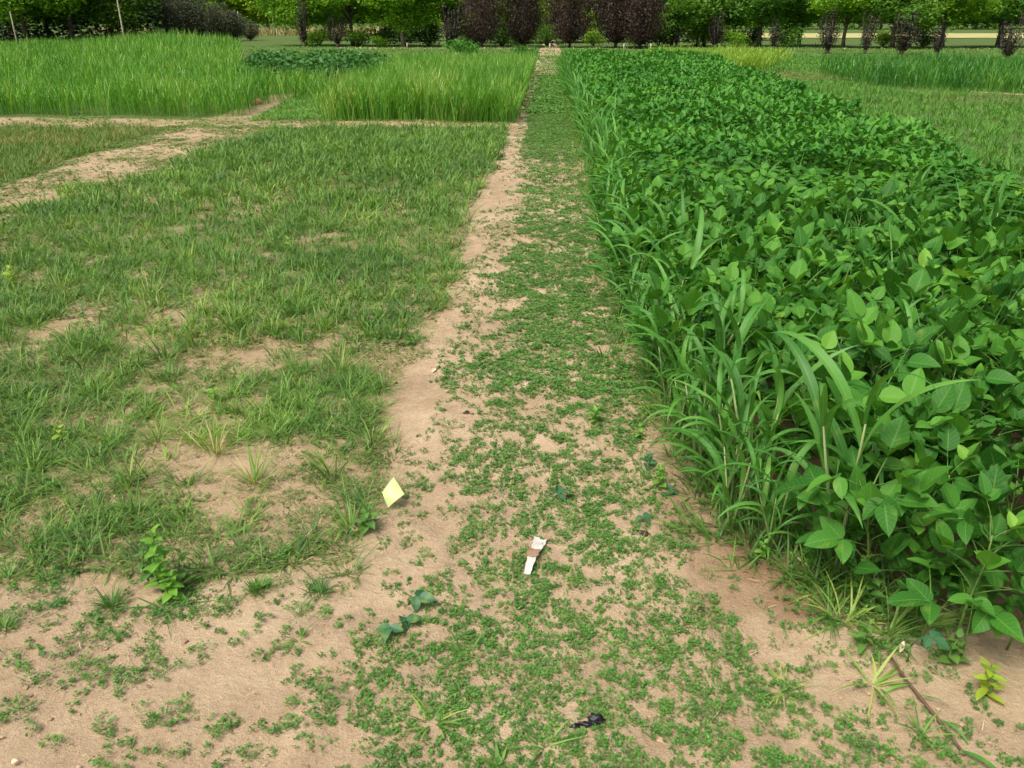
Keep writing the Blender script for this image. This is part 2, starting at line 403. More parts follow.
def zone_fields(x, y):
    """green litter, rust, straw and painted crop shade in the soil, by place"""
    x0_, y0_ = x, y
    x = x0_ + 0.18 * (fbm(x0_, y0_, 0.4, 61) - 0.5) + 0.012 * y0_ * (fbm(x0_, y0_, 1.1, 62) - 0.5) * (np.abs(y0_) < 60)
    y = y0_ + 0.5 * (fbm(x0_, y0_, 0.6, 63) - 0.5)
    veg = np.zeros_like(x); red = np.zeros_like(x); straw = np.zeros_like(x)
    ip = in_plot(x, y)
    veg = np.where(ip, 0.12 + 0.45 * sstep(4, 13, y), veg); straw = np.where(ip, 0.8, straw)
    # path matting
    pm = (x > -0.35) & (x < 0.42) & (y > 6)
    veg = np.where(pm, 0.5 * sstep(5, 14, y) - 0.2 * sstep(25, 30, y), veg)
    # reddish soil beside the crop, the crop's soft shadow painted into it
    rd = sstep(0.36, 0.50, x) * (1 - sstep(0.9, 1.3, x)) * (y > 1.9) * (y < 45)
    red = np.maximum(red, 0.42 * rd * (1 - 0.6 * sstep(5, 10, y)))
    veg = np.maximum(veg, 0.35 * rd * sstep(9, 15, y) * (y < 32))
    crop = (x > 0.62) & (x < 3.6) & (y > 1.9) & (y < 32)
    red = np.where(crop, 0.8, red)  # soil colour darkened under the canopy to carry its shade
    # lawn to the right and far ahead
    lw = ((x > 3.5) & (y > 3)) | ((y > 31) & (np.abs(x) > 0.65)) | ((x < -6.0) & (y < 41) & ~((y > 13.6) & (y < 15.2))) | ((x < -0.6) & (y > 15))
    veg = np.where(lw, 0.85, veg)
    rust = (x < -5.9) & (y < 13.4) & (y > 4)
    straw = np.where(rust, 0.9, straw); veg = np.where(rust, 0.6, veg); red = np.where(rust, 0.2, red)
    al = (y > 13.5) & (y < 15.0) & (x < -0.5)
    straw = np.where(al, 0.8, straw); veg = np.where(al, 0.22, veg)
    gap = (x < -3.9) & (x > -6.2 - 0.14 * (y - 15)) & (y > 14) & (y < 21)
    straw = np.where(gap, 0.6, straw); veg = np.where(gap, 0.3, veg)
    al2 = (x < -4.5) & (x > -5.6) & (y < 14.2) & (y > 2.5)
    straw = np.where(al2, 0.5, straw); veg = np.where(al2, 0.25, veg)
    rightbare = (x > 4.6) & (y > 17) & (y < 31) & (x < 18)
    straw = np.where(rightbare, 0.8, straw)
    fr_ = np.interp(x, [9.6, 10.4, 10.5, 11.2, 11.9], [28.3, 26.2, 24.2, 22.5, 21.7])
    veg = np.where(rightbare & (np.abs(y - fr_ + 0.9) < 0.9), 0.1, veg)
    veg = np.where(rightbare & (x > 5) & (x < 9.5) & (y > 26), 0.5, veg)
    veg = np.where(y > 90, 0.6, veg); straw = np.where(y > 90, 1.0, straw)
    return {"veg": veg, "red": red, "straw": straw}

def grid_sheet(name, xs, ys, dz=0.0, edge=0.0, mask_edge=None):
    X, Y = np.meshgrid(xs, ys)
    Z = H(X, Y) + dz
    if edge:
        e = np.zeros_like(X, bool); e[0] = e[-1] = True; e[:, 0] = e[:, -1] = True
        Z = np.where(e, Z - edge, Z)
    if mask_edge is not None: X = mask_edge(X, Y)
    V = np.stack([X, Y, Z], -1).reshape(-1, 3)
    ny, nx = X.shape
    i = (np.arange(ny - 1)[:, None] * nx + np.arange(nx - 1)[None]).ravel()
    F = np.stack([i, i + 1, i + nx + 1, i + nx], 1)
    return np_mesh(name, V, F, extra=zone_fields(V[:, 0], V[:, 1]))

def sinh_axis(lo, hi, c, s, n):
    a, b = np.arcsinh((lo - c) / s), np.arcsinh((hi - c) / s)
    return c + s * np.sinh(np.linspace(a, b, n))

g = link("ground", grid_sheet("ground", sinh_axis(-700, 700, 0, 1.6, 320), sinh_axis(-60, 1100, 2.0, 1.3, 330)), M["soil"])
tag(g, "sandy tan soil of the trial field, green with weeds further off", kind="structure")

def path_sheet(x0, x1, y0, y1, nx, ys, label):
    xs = np.linspace(x0, x1, nx)
    X, Y = np.meshgrid(xs, ys)
    # wandering sides
    w = (X - (x0 + x1) / 2) / ((x1 - x0) / 2)
    X = X + w * 0.05 * (fbm(Y * 0 + np.sign(w) * 7, Y, 0.5, 51) - 0.5)
    Z = H(X, Y) + 0.004
    e = np.zeros_like(X, bool); e[0] = e[-1] = True; e[:, 0] = e[:, -1] = True
    Z = np.where(e, Z - 0.012, Z)
    V = np.stack([X, Y, Z], -1).reshape(-1, 3)
    n = nx
    i = (np.arange(len(ys) - 1)[:, None] * n + np.arange(n - 1)[None]).ravel()
    F = np.stack([i, i + 1, i + n + 1, i + n], 1)
    o = link("path", np_mesh("path", V, F, extra=zone_fields(V[:, 0], V[:, 1])), M["soil"])
    return tag(o, label, kind="structure")

path_sheet(-0.64, 0.52, 1.0, 56, 50, np.concatenate([np.arange(1.0, 7, 0.025), np.arange(7, 56, 0.12)]), "narrow sandy path with green clover running straight to the trees")
path_sheet(-11.5, -0.68, 13.7, 14.7, 120, np.linspace(13.75, 14.65, 10), "pale bare cross path in front of the tall grass plots")
path_sheet(-5.75, -4.62, 3, 13.7, 14, np.linspace(3.5, 13.7, 110), "pale side path between the fallow plot and the rusty plot")

# far, pale hay field beyond the trees
xs = np.linspace(20, 420, 30); ys = np.linspace(96, 135, 8)
X, Y = np.meshgrid(xs, ys)
V = np.stack([X, Y, np.full_like(X, 0.05)], -1).reshape(-1, 3)
i = (np.arange(7)[:, None] * 30 + np.arange(29)[None]).ravel()
F = np.stack([i, i + 1, i + 31, i + 30], 1)
M["hay"] = plain_mat("ripe_hay", (0.36, 0.38, 0.13), (0.52, 0.50, 0.22), 0.35, 0.9, 0)
tag(link("hay_field", np_mesh("hay_field", V, F), M["hay"]), "pale yellow hay field beyond the trees on the right", kind="structure")

# ------------------------------------------------------------------ ground cover on the path
def cover_density(x, y):
    e = 0.30 * (fbm(x, y, 0.30, 71) - 0.5)
    xx = x + e
    core = sstep(-0.42, -0.12, xx) * (1 - sstep(0.38, 0.56, xx))
    d = 0.80 * core
    d = d + 0.27 * sstep(-0.62, -0.42, xx) * (1 - sstep(-0.33, -0.14, xx))
    # foreground: the mat widens, left part thin
    fg = 1 - sstep(1.85, 2.15, y)
    wide = sstep(-0.55, -0.38, xx) * (1 - sstep(0.45, 0.8, xx))
    left = 0.24 * (1 - sstep(-0.55, -0.38, xx))
    right = 0.42 * sstep(0.45, 0.7, xx) * (1 - sstep(0.85, 1.25, xx))
    dn = 0.78 * wide + left + right
    d = d * (1 - fg) + dn * fg
    d = d * np.where((x > 0.52) & (y > 2.2), 0.5, 1.0)
    return d

def rosettes(cx, cy, rad, nl, lmin, lmax, acc, zoff=0.0):
    """low clover-like plants: NL small leaves round each centre, riding on short runners"""
    n = len(cx)
    k = nl
    nr = 6
    ra = U(0, 2 * np.pi, (n, nr))
    pick = rng.integers(0, nr, (n, k))
    a = np.take_along_axis(ra, pick, 1) + rng.normal(0, 0.22, (n, k))
    r = rad[:, None] * np.sqrt(U(0.02, 1, (n, k)))
    px = cx[:, None] + r * np.cos(a); py = cy[:, None] + r * np.sin(a)
    pz = H(px, py) + 0.004 + U(0.002, 0.016, (n, k)) * (1 - 0.5 * r / rad[:, None])
    la = a + rng.normal(0, 0.9, (n, k))
    L = U(lmin, lmax, (n, k)); W = L * U(0.6, 0.95, (n, k))
    cr = np.clip(rng.normal(0.45, 0.2, (n, 1)) + rng.normal(0, 0.15, (n, k)), 0, 1)
    P = np.stack([px, py, pz], -1).reshape(-1, 3)
    acc.add(*leaves(P, la.ravel(), U(-0.1, 0.6, n * k), L.ravel(), W.ravel(), rng.normal(0, 0.35, n * k), 0.2, cr.ravel()))

def scatter(x0, x1, y0, y1, n, dens):
    x = U(x0, x1, n); y = U(y0, y1, n)
    keep = (U(0, 1, n) < dens(x, y)) & fits(x, y)
    return x[keep], y[keep]

acc = Acc()
def dens_near(x, y):
    d = cover_density(x, y)
    pn = 0.7 * fbm(x, y, 0.16, 81, 3) + 0.3 * fbm(x, y, 0.04, 83, 2)
    return np.clip((pn + 0.55 * d - 0.675 - 0.04 * sstep(2.2, 3.4, y)) * 3.6, 0.10 * (d > 0.05), 0.8) * (d > 0.02)
x, y = scatter(-1.9, 1.4, 1.1, 3.4, 14000, dens_near)
rosettes(x, y, U(0.012, 0.034, len(x)), 34, 0.0045, 0.0100, acc)
x, y = scatter(-0.68, 0.60, 3.4, 7, 12000, dens_near)
rosettes(x, y, U(0.015, 0.035, len(x)), 20, 0.007, 0.014, acc)
x, y = scatter(-0.68, 0.56, 7, 16, 9000, dens_near)
rosettes(x, y, U(0.02, 0.05, len(x)), 11, 0.012, 0.024, acc)
x, y = scatter(-0.6, 0.5, 16, 28, 4500, dens_near)
rosettes(x, y, U(0.06, 0.12, len(x)), 9, 0.035, 0.06, acc)
x, y = scatter(-0.6, 0.5, 28, 45, 900, lambda x, y: 0.5 + 0 * x)
rosettes(x, y, U(0.06, 0.12, len(x)), 7, 0.04, 0.07, acc)
tag(link("clover_ground_cover", acc.mesh("clover_ground_cover"), M["cover"]), "low green clover-like weeds matting the sandy path", kind="stuff")

# crumbs of soil and bits of straw
acc = Acc()
x, y = scatter(-2.0, 1.6, 1.1, 6, 9000, lambda x, y: 0.25 + 0.75 * (fbm(x, y, 0.3, 91) > 0.52))
n = len(x); s = rng.gamma(2.0, 0.0012, n) + 0.0012 + 0.006 * (U(0, 1, n) > 0.985)
oct_ = np.array([[1, 0, 0], [0, 1, 0], [-1, 0, 0], [0, -1, 0], [0, 0, 0.8], [0, 0, -0.5]], float)
rot = U(0, 6.28, n)
B = oct_[None] * s[:, None, None] * U(0.7, 1.3, (n, 6, 3))
Vx = B[..., 0] * np.cos(rot)[:, None] - B[..., 1] * np.sin(rot)[:, None] + x[:, None]
Vy = B[..., 0] * np.sin(rot)[:, None] + B[..., 1] * np.cos(rot)[:, None] + y[:, None]
Vz = B[..., 2] + (H(x, y) + 0.005)[:, None]
V = np.stack([Vx, Vy, Vz], -1).reshape(-1, 3)
tri = np.array([[0, 1, 4], [1, 2, 4], [2, 3, 4], [3, 0, 4]])
F = (np.arange(n)[:, None, None] * 6 + tri[None]).reshape(-1, 3)
M["crumb"] = plain_mat("soil_crumb", (0.25, 0.15, 0.085), (0.52, 0.36, 0.23), 8, 0.95, 0)
tag(link("soil_crumbs", np_mesh("soil_crumbs", V, F, smooth=False), M["crumb"]), "loose crumbs and grains of tan soil", kind="stuff")

acc = Acc()
def straw_d(x, y):
    return np.where(in_plot(x, y), 0.9, np.where(y < 3.5, 0.12, 0.3) * (fbm(x, y, 0.5, 95) > 0.45))
x, y = scatter(-6.2, 1.6, 1.1, 15, 55000, straw_d)
n = len(x)
L = U(0.012, 0.05, n); a = U(0, 6.28, n)
acc.add(*blades(np.stack([x, y, H(x, y) + U(0.004, 0.012, n)], 1), a, L, U(0.0012, 0.003, n) * (1 + y / 6), U(1.35, 1.57, n), rng.normal(0, 0.15, n), 2))
tag(link("straw_litter", acc.mesh("straw_litter"), M["straw"]), "dry bits of straw and dead grass on the soil", kind="stuff")

# ------------------------------------------------------------------ weedy grass of the fallow plot
def plot_green(x, y):
    n1 = fbm(x, y, 0.55, 101, 3)
    n2 = fbm(x, y, 1.7, 103, 2)
    v = 1.15 * (n1 * 0.65 + n2 * 0.35) + 0.022 * (y - 3)
    v = v + 0.075 - 0.04 * (x > -1.3) * (y < 5)
    return sstep(0.40, 0.60, v)

def tufts(cx, cy, per, Lr, Wr, acc, spread=0.03, lean=(0.1, 1.25), bend=(0.2, 1.3), segs=3, tilt=None, rscale=1.0):
    n = len(cx)
    a = U(0, 2 * np.pi, (n, per))
    r = U(0, spread, (n, per))
    px = cx[:, None] + r * np.cos(a); py = cy[:, None] + r * np.sin(a)
    s = U(0.6, 1.15, (n, 1))
    L = U(*Lr, (n, per)) * s; W = U(*Wr, (n, per))
    P = np.stack([px, py, H(px, py)], -1).reshape(-1, 3)
    cr = np.clip(rng.normal(0.45, 0.22, (n, 1)) + rng.normal(0, 0.17, (n, per)), 0, 1)
    aa = a + rng.normal(0, 0.5, (n, per))
    acc.add(*blades(P, aa.ravel(), L.ravel(), W.ravel(), U(*lean, n * per), U(*bend, n * per), segs, cr.ravel(), rng.normal(0, 0.4, n * per)))

acc = Acc()
pd = lambda x, y: in_plot(x, y) * (0.05 + 0.94 * plot_green(x, y))
x, y = scatter(-2.9, -0.5, 1.9, 3.6, 1400, pd)
tufts(x, y, 24, (0.03, 0.15), (0.0025, 0.0068), acc, 0.04, lean=(0.3, 1.45), segs=4)
x, y = scatter(-4.6, -0.5, 3.6, 7, 2600, pd)
tufts(x, y, 20, (0.05, 0.17), (0.004, 0.008), acc, 0.055, lean=(0.15, 1.4), segs=3)
x, y = scatter(-5.0, -0.5, 7, 14, 3600, pd)
tufts(x, y, 11, (0.07, 0.19), (0.008, 0.015), acc, 0.07, lean=(0.1, 1.1), segs=3)
tag(link("weedy_grass", acc.mesh("weedy_grass"), M["weedgrass"]), "ragged weedy grass covering the fallow plot left of the path", kind="stuff")

acc = Acc()
ld = lambda x, y: in_plot(x, y) * (0.12 + 0.7 * sstep(0.38, 0.5, fbm(x, y, 0.3, 111)))
x, y = scatter(-2.9, -0.5, 1.9, 4, 6500, ld)
rosettes(x, y, U(0.015, 0.045, len(x)), 22, 0.004, 0.011, acc)
x, y = scatter(-4.8, -0.5, 4, 14, 7500, ld)
rosettes(x, y, U(0.04, 0.09, len(x)), 15, 0.015, 0.03, acc)
# sparse low weeds on the side and cross paths
sd = lambda x, y: 0.25 + 0.75 * (fbm(x, y, 0.5, 113) > 0.5)
x, y = scatter(-6.3, -4.3, 4, 14, 4800, sd)
rosettes(x, y, U(0.04, 0.09, len(x)), 12, 0.015, 0.03, acc)
x, y = scatter(-12, -0.6, 13.6, 15, 1300, sd)
rosettes(x, y, U(0.05, 0.12, len(x)), 12, 0.02, 0.04, acc)
tag(link("low_weeds", acc.mesh("low_weeds"), M["lowweed"]), "low olive weeds creeping between the grass tufts", kind="stuff")

# rusty plot on the far left
acc = Acc()
x, y = scatter(-11, -5.9, 7.5, 13.5, 3600, lambda x, y: 0.9 * (x < -5.95 - 0.08 * (y - 8.8) + 0.3 * (fbm(x, y, 0.6, 121) - 0.5)) + 0 * x)
tufts(x, y, 14, (0.06, 0.2), (0.007, 0.012), acc, 0.08, lean=(0.1, 0.9), segs=2)
tag(link("rusty_weeds", acc.mesh("rusty_weeds"), M["rusty"]), "short rust-tinged weeds in the plot at the far left", kind="stuff")

# ------------------------------------------------------------------ tall grass plots
def gp(px, py, z=0.0):
    """point on the plane Z where the line of sight through a spot of the photograph meets it"""
    a, b = px - 512, 384 - py
    fw = FPX * math.cos(PITCH) + b * math.sin(PITCH); up = -FPX * math.sin(PITCH) + b * math.cos(PITCH)
    t = (CAM_H - z) / -up
    X, Y = a * t, fw * t
    return X * math.cos(YAW) - Y * math.sin(YAW), X * math.sin(YAW) + Y * math.cos(YAW)

def along(px, depth, py=34):
    """x of a bearing at a distance up the field"""
    x, y = gp(px, py)
    return x / y * depth

def tall(name, label, mat, region, n, hmin, hmax, wid, box, segs=3, lean=0.25, bend=0.8):
    acc = Acc()
    x = U(box[0], box[1], n); y = box[2] + (box[3] - box[2]) * U(0, 1, n) ** 1.5
    k = region(x, y) & fits(x, y, 1.0)
    x, y = x[k], y[k]; n = len(x)
    hh = U(hmin, hmax, n) * (0.60 + 0.75 * fbm(x, y, 1.6, 131, 3)) * (1 + sstep(24, 38, y) * (x < -8) * (0.15 + 0.4 * np.exp(-((x + 0.44 * y) / (0.10 * y)) ** 2))) 
    w = wid * (0.6 + y / 25)
    P = np.stack([x, y, H(x, y)], 1)
    cr = np.clip(0.6 * (fbm(x, y, 0.7, 135, 2) - 0.5) + U(0.02, 0.95, n), 0, 1)
    acc.add(*blades(P, U(0, 6.28, n), hh / 0.85, w * U(0.7, 1.3, n), U(0.0, lean, n), U(0.1, bend, n), segs, cr, U(-1, 1, n), np.interp(np.linspace(0, 1, segs + 1), [0, .5, .8, 1], [.45, .9, .8, .08])))
    # extra leaves springing off the stalks
    m = int(n * 0.9); j = rng.integers(0, n, m)
    z = U(0.2, 0.8, m) * hh[j]
    P2 = P[j] + np.stack([U(-.02, .02, m), U(-.02, .02, m), z], 1)
    acc.add(*blades(P2, U(0, 6.28, m), U(0.12, 0.24, m) * (hmax / 0.6), w[j] * 1.1, U(0.2, 0.7, m), U(0.4, 1.3, m), 2, np.clip(cr[j] + 0.1, 0, 1)))
    return tag(link(name, acc.mesh(name), mat), label, kind="stuff")

def jag(x, y, s=0.12, sd=141): return s * (fbm(x, y, 0.4, sd) - 0.5) * 2
tall("millet_grass", "tall bright green millet plot left of the path beyond the cross path", M["millet"],
     lambda x, y: (x < -0.55 + jag(x, y) - 0.04 * (y > 30)) & (x > np.where(y < 20, -3.95 - 0.05 * (y - 14.5), along(378, y, 60)) + jag(x, y, .3)) & (y > 14.55 + jag(x, y)), 30000, 0.50, 0.68, 0.014, (-8, -0.4, 14.3, 30.5))
tall("millet_grass", "tall bright green millet stand at the far left before the dark wood", M["millet"],
     lambda x, y: ((x < -5.6 - 0.14 * (y - 15.2) + jag(x, y, .2)) | ((y > 18.5) & (y < 22) & (x < -3.5))) & (x < along(np.where(y > 21, 238, 600), y, 50)) & ((y < 29) | (x < along(262, y, 42))) & (y > 15.1 + 0.05 * (x + 10) + jag(x, y, .25)), 62000, 0.50, 0.70, 0.015, (-34, -5.4, 14.8, 46))
FR = np.array([gp(*q) for q in ((822, 76), (845, 82), (890, 88), (950, 91), (1024, 93), (1150, 97))])
M["deepgrass"] = leaf_mat("deep_green_blade", [(0.0, (0.022, 0.11, 0.02)), (0.5, (0.055, 0.22, 0.03)), (0.85, (0.12, 0.34, 0.045)), (1.0, (0.24, 0.40, 0.09))], 0.3, 0.5, patch=0.3)
tall("tall_grass", "deep green tall grass plot at the far right beside the mown grass", M["deepgrass"],
     lambda x, y: (x > along(822, y, 68) + jag(x, y, .3)) & (y > np.interp(x, FR[:, 0], FR[:, 1]) + jag(x, y, .4)), 32000, 0.46, 0.60, 0.016, (8.0, 30, 19, 31.5))
tall("lime_grass", "lime green tall grass strip behind the bean crop", M["lime"],
     lambda x, y: (y > 31.5 + jag(x, y, .4)) & (x > along(648, y, 55)) & (x < along(765 + 2.5 * (y - 31), y, 60) + jag(x, y, .5)), 16000, 0.42, 0.6, 0.016, (3.0, 16, 30.5, 40))

# mown grass right of the crop, and the far headland
acc = Acc()
RB = [(gp(770, 76), 2.2, 3.2), (gp(1010, 101), 2.3, 1.2)]
def rustiness(x, y):
    v = 0 * x
    for (c, a_, b_) in RB: v = v + np.exp(-((x - c[0]) / a_) ** 2 - ((y - c[1]) / b_) ** 2)
    return v
def lawn_d(x, y):
    fy = np.interp(x, FR[:, 0], FR[:, 1])
    bare = 1.3 * np.exp(-((y - fy + 0.9) / 0.6) ** 2) + 0.7 * np.exp(-((y - fy + 4.2 + 0.1 * x) / 0.25) ** 2)
    return (x > 3.3) * np.clip(1 - 0.95 * bare, 0, 1) * np.clip(1 - rustiness(x, y), 0, 1) * (0.45 + 0.55 * (fbm(x, y, 0.8, 151) > 0.42))
x, y = scatter(3.2, 16, 4.5, 24, 17000, lawn_d)
tufts(x, y, 6, (0.08, 0.2), (0.010, 0.018), acc, 0.09, lean=(0.05, 0.8), segs=2)
x, y = scatter(2.9, 6.5, 5, 26, 2600, lambda x, y: np.exp(-((x - 3.35 - 0.055 * (y - 5)) / 0.55) ** 2))
tufts(x, y, 9, (0.25, 0.58), (0.010, 0.02), acc, 0.08, lean=(0.0, 0.6), segs=3)
x, y = scatter(3.0, 24, 24, 44, 8000, lambda x, y: 0.9 * lawn_d(x, y) + 0.0)
tufts(x, y, 6, (0.08, 0.18), (0.02, 0.035), acc, 0.15, lean=(0.05, 0.8), segs=2)
x, y = scatter(-14, 20, 30.5, 41, 4000, lambda x, y: 0.9 * (np.abs(x) > 0.7) + 0 * x)
tufts(x, y, 6, (0.06, 0.16), (0.025, 0.045), acc, 0.15, lean=(0.05, 0.8), segs=2)
x, y = scatter(-40, 50, 40, 62, 8000, lambda x, y: 0.8 * (np.abs(y - 56 - 0.0 * x) > 1.0) + 0 * x)
tufts(x, y, 5, (0.06, 0.14), (0.04, 0.07), acc, 0.25, lean=(0.05, 0.8), segs=2)
x, y = scatter(-6.4, -3.6, 14.6, 22, 4500, lambda x, y: 0.7 * (x > -5.3 - 0.14 * (y - 15)))
tufts(x, y, 9, (0.05, 0.12), (0.010, 0.016), acc, 0.08, segs=2)
tag(link("mown_grass", acc.mesh("mown_grass"), M["mown"]), "short mown grass between the plots and along the far headland", kind="stuff")
acc = Acc()
x, y = scatter(5, 15, 17, 34, 3500, lambda x, y: np.clip(rustiness(x, y) * 1.3, 0, 1))
tufts(x, y, 9, (0.06, 0.16), (0.012, 0.02), acc, 0.1, segs=2)
tag(link("rusty_weeds", acc.mesh("rusty_weeds"), M["rusty"]), "thin strip of rust-brown weeds right of the bean crop", kind="stuff")

# ------------------------------------------------------------------ bean crop
def leaflet(L, W, droop=0.1, fold=0.25, ripple=1.0, nu=4, nv=12):
    """one pointed oval leaflet along +x from the origin: V, F, UV"""
    v = np.linspace(0, 1, nv + 1); u = np.linspace(-1, 1, 2 * nu + 1)
    prof = (v ** 0.55) * (1 - v) ** 0.95; prof = prof / prof.max()
    prof[0] = 0.02; prof[-1] = 0.0
    UU, VV = np.meshgrid(u, v)
    w = np.interp(VV, v, prof) * W / 2
    X = VV * L; Y = UU * w
    Z = np.abs(UU) * w * fold - droop * L * VV ** 2 + 0.10 * W * np.sin(VV * 5) * UU * 0.4
    fr = np.cos(2 * np.pi * (VV * 6.5 - np.abs(UU) * 1.6))
    Z = Z + ripple * 0.011 * L * fr * np.abs(UU) * (1 - np.abs(UU) ** 3) * np.minimum(1, prof[:, None] * 2)
    V = np.stack([X, Y, Z], -1).reshape(-1, 3)
    nx = 2 * nu + 1
    i = (np.arange(nv)[:, None] * nx + np.arange(2 * nu)[None]).ravel()
    F = np.stack([i, i + 1, i + nx + 1, i + nx], 1)
    return V, F, np.stack([UU, VV], -1).reshape(-1, 2)

def rotm(az_, pitch_, roll_):
    return np.array((Matrix.Rotation(az_, 3, 'Z') @ Matrix.Rotation(-pitch_, 3, 'Y') @ Matrix.Rotation(roll_, 3, 'X')))

def trifoliate(pl, elev, tilt, size, nu=4, nv=12, seed=0):
    """a compound leaf: bent petiole along +x, three leaflets at its end; petiole uses material 1"""
    r = np.random.default_rng(seed)
    a = Acc()
    pts = [];
    for t in np.linspace(0, 1, 5):
        e = elev * (1 - 0.25 * t)
        pts.append((pl * t * math.cos(e), 0, pl * t * math.sin(e)))
    V, F = tube(pts, np.linspace(0.0026, 0.0015, 5), 4)
    a.add(V, F, np.full(len(F), 0.5))
    nF = len(F)
    tip = np.array(pts[-1])
    sun_t = tilt
    rr = [tip, tip + np.array([math.cos(sun_t), 0, math.sin(sun_t)]) * 0.022 * size / 0.09]
    V, F = tube(rr, [0.0014, 0.0012], 4); a.add(V, F, np.full(len(F), 0.5)); nF += len(F)
    base_r = r.uniform(0.2, 0.8)
    for k, (da, sc) in enumerate(((0, 1.05), (1.25, 0.92), (-1.25, 0.92))):
        L = size * sc * r.uniform(0.93, 1.07); W = L * r.uniform(0.56, 0.72)
        V, F, uv = leaflet(L, W, r.uniform(0.05, 0.3), r.uniform(0.1, 0.45), 1.0, nu, nv)
        Rm = rotm(da + r.normal(0, 0.15), sun_t + r.normal(0, 0.22) - (0.15 if k else 0), r.normal(0, 0.3) + (0.25 if k == 1 else -0.25 if k == 2 else 0))
        V = V @ Rm.T + (rr[1] if k == 0 else rr[0])
        a.add(V, F, np.full(len(F), np.clip(base_r + r.normal(0, 0.12), 0, 1)), uv)
    me = a.mesh("trifoliate_leaf")
    me.materials.append(M["bean"]); me.materials.append(M["stem"])
    idx = np.zeros(len(me.polygons), np.int32); idx[:nF] = 1
    me.polygons.foreach_set("material_index", idx)
    return me

LEAFM = [trifoliate(U(0.08, 0.15), U(0.5, 1.25), U(-0.35, 1.25), U(0.070, 0.102), seed=i) for i in range(18)]

def empty(name, loc=(0, 0, 0), rz=0.0):
    o = bpy.data.objects.new(name, None); col.objects.link(o)
    o.empty_display_size = 0.1
    o.location = loc; o.rotation_euler = (0, 0, rz)
    return o

def bean_proto(k, stem_h=0.38, nl=20):
    r = np.random.default_rng(100 + k)
    root = empty("bean_plant")
    top = np.array([r.normal(0, 0.03), r.normal(0, 0.03), stem_h])
    pts = [top * t + np.array([0.012 * math.sin(5 * t + k), 0.012 * math.cos(4 * t), 0]) * t for t in np.linspace(0, 1, 6)]
    V, F = tube(pts, np.linspace(0.006, 0.0025, 6), 6)
    link("stem", np_mesh("stem", V, F, np.full(len(F), .5)), M["stem"], root)
    for i in range(nl):
        t = 0.18 + 0.82 * (i / (nl - 1)) ** 0.75
        lf = link("leaf", LEAFM[r.integers(0, len(LEAFM))], None, root)
        p = np.array([np.interp(t, np.linspace(0, 1, 6), np.array(pts)[:, c]) for c in range(3)])
        lf.location = p
        s = r.uniform(0.85, 1.15) * (0.72 if t > 0.95 else 1)
        lf.scale = (s, s, s)
        lf.rotation_euler = (r.normal(0, 0.12), r.normal(0, 0.15), i * 2.4 + r.normal(0, 0.3))
    return root

def copy_thing(src, kids=True):
    c = src.copy(); col.objects.link(c)
    if kids:
        for ch in src.children:
            d = ch.copy(); col.objects.link(d); d.parent = c
            for g2 in ch.children:
                e = g2.copy(); col.objects.link(e); e.parent = d
    return c

def edge_x(y):      # left side of the crop on the ground, curling round its front corner
    return 0.47 + 0.19 * np.exp(-np.maximum(0, y - 2.2) / 1.3) + 0.9 * np.maximum(0, 2.35 - y) ** 1.25

def crop_in(x, y):
    right = 3.6 + 0.075 * (y - 5)
    return (x > edge_x(y)) & (x < right) & (y > 1.62) & (y < 32.5 + 0 * x)

# positions, a jittered grid, nearest first
px_, py_ = np.meshgrid(np.arange(0.52, 4.6, 0.205), np.arange(1.6, 9, 0.215))
px_ = (px_ + U(-0.07, 0.07, px_.shape)).ravel(); py_ = (py_ + U(-0.07, 0.07, py_.shape)).ravel()
k = crop_in(px_, py_) & ((py_ > 3.3) | (py_ < 2.0) | (px_ > edge_x(py_) + 0.24)) & (np.abs(px_ + 0.04 * py_) < 0.66 * np.hypot(py_, 0.75) + 0.22)
px_, py_ = px_[k], py_[k]
o_ = np.argsort(np.hypot(px_, py_)); px_, py_ = px_[o_][:296], py_[o_][:296]
BEAN_Y = float(np.hypot(px_[-1], py_[-1]))
N_PARTS = 180
protos = [bean_proto(k) for k in range(6)]
far_protos = []
for k in range(3):
    # one-mesh plants for those further off
    r = np.random.default_rng(300 + k); n = 13
    a = Acc()
    V, F = tube([(0, 0, 0), (0.01, 0, 0.2), (0, 0.01, 0.36)], [0.006, 0.004, 0.003], 4)
    a.add(V, F, np.full(len(F), .4))
    for i in range(n):
        t = 0.2 + 0.8 * (i / (n - 1)) ** .75
        A = i * 2.4; e = r.uniform(0.5, 1.2); pl = r.uniform(0.1, 0.17)
        tipp = np.array([math.cos(A) * math.cos(e) * pl, math.sin(A) * math.cos(e) * pl, 0.36 * t + math.sin(e) * pl])
        for da in (0, 1.25, -1.25):
            V, F, uv = leaflet(r.uniform(.075, .1), r.uniform(.05, .066), r.uniform(.05, .3), .25, 0, 1, 4)
            V = V @ rotm(A + da + r.normal(0, .2), r.uniform(-.35, .75), r.normal(0, .35)).T + tipp
            a.add(V, F, np.full(len(F), r.uniform(0.1, 0.9)), uv)
    me = a.mesh("bean_plant"); me.materials.append(M["bean"])
    far_protos.append(me)
BEAN_GROUP = "bean plants in the dense crop right of the path"
def bean_label(x, y):
    side = "beside the sorghum row" if x < edge_x(y) + 0.45 else "right of the crop's middle" if x > 0.45 * y + .25 else "in mid canopy"
    far_ = "in the nearest front rank" if y < 2.4 else "a little behind the front rank" if y < 3.3 else "halfway up the crop" if y < 4.4 else "well up the crop" if y < 5.6 else "far up the crop"
    return "leafy green bean plant " + far_ + ", " + side
used = set()
specials = {0: "leafy bean plant at the very front corner of the crop, over bare soil"}
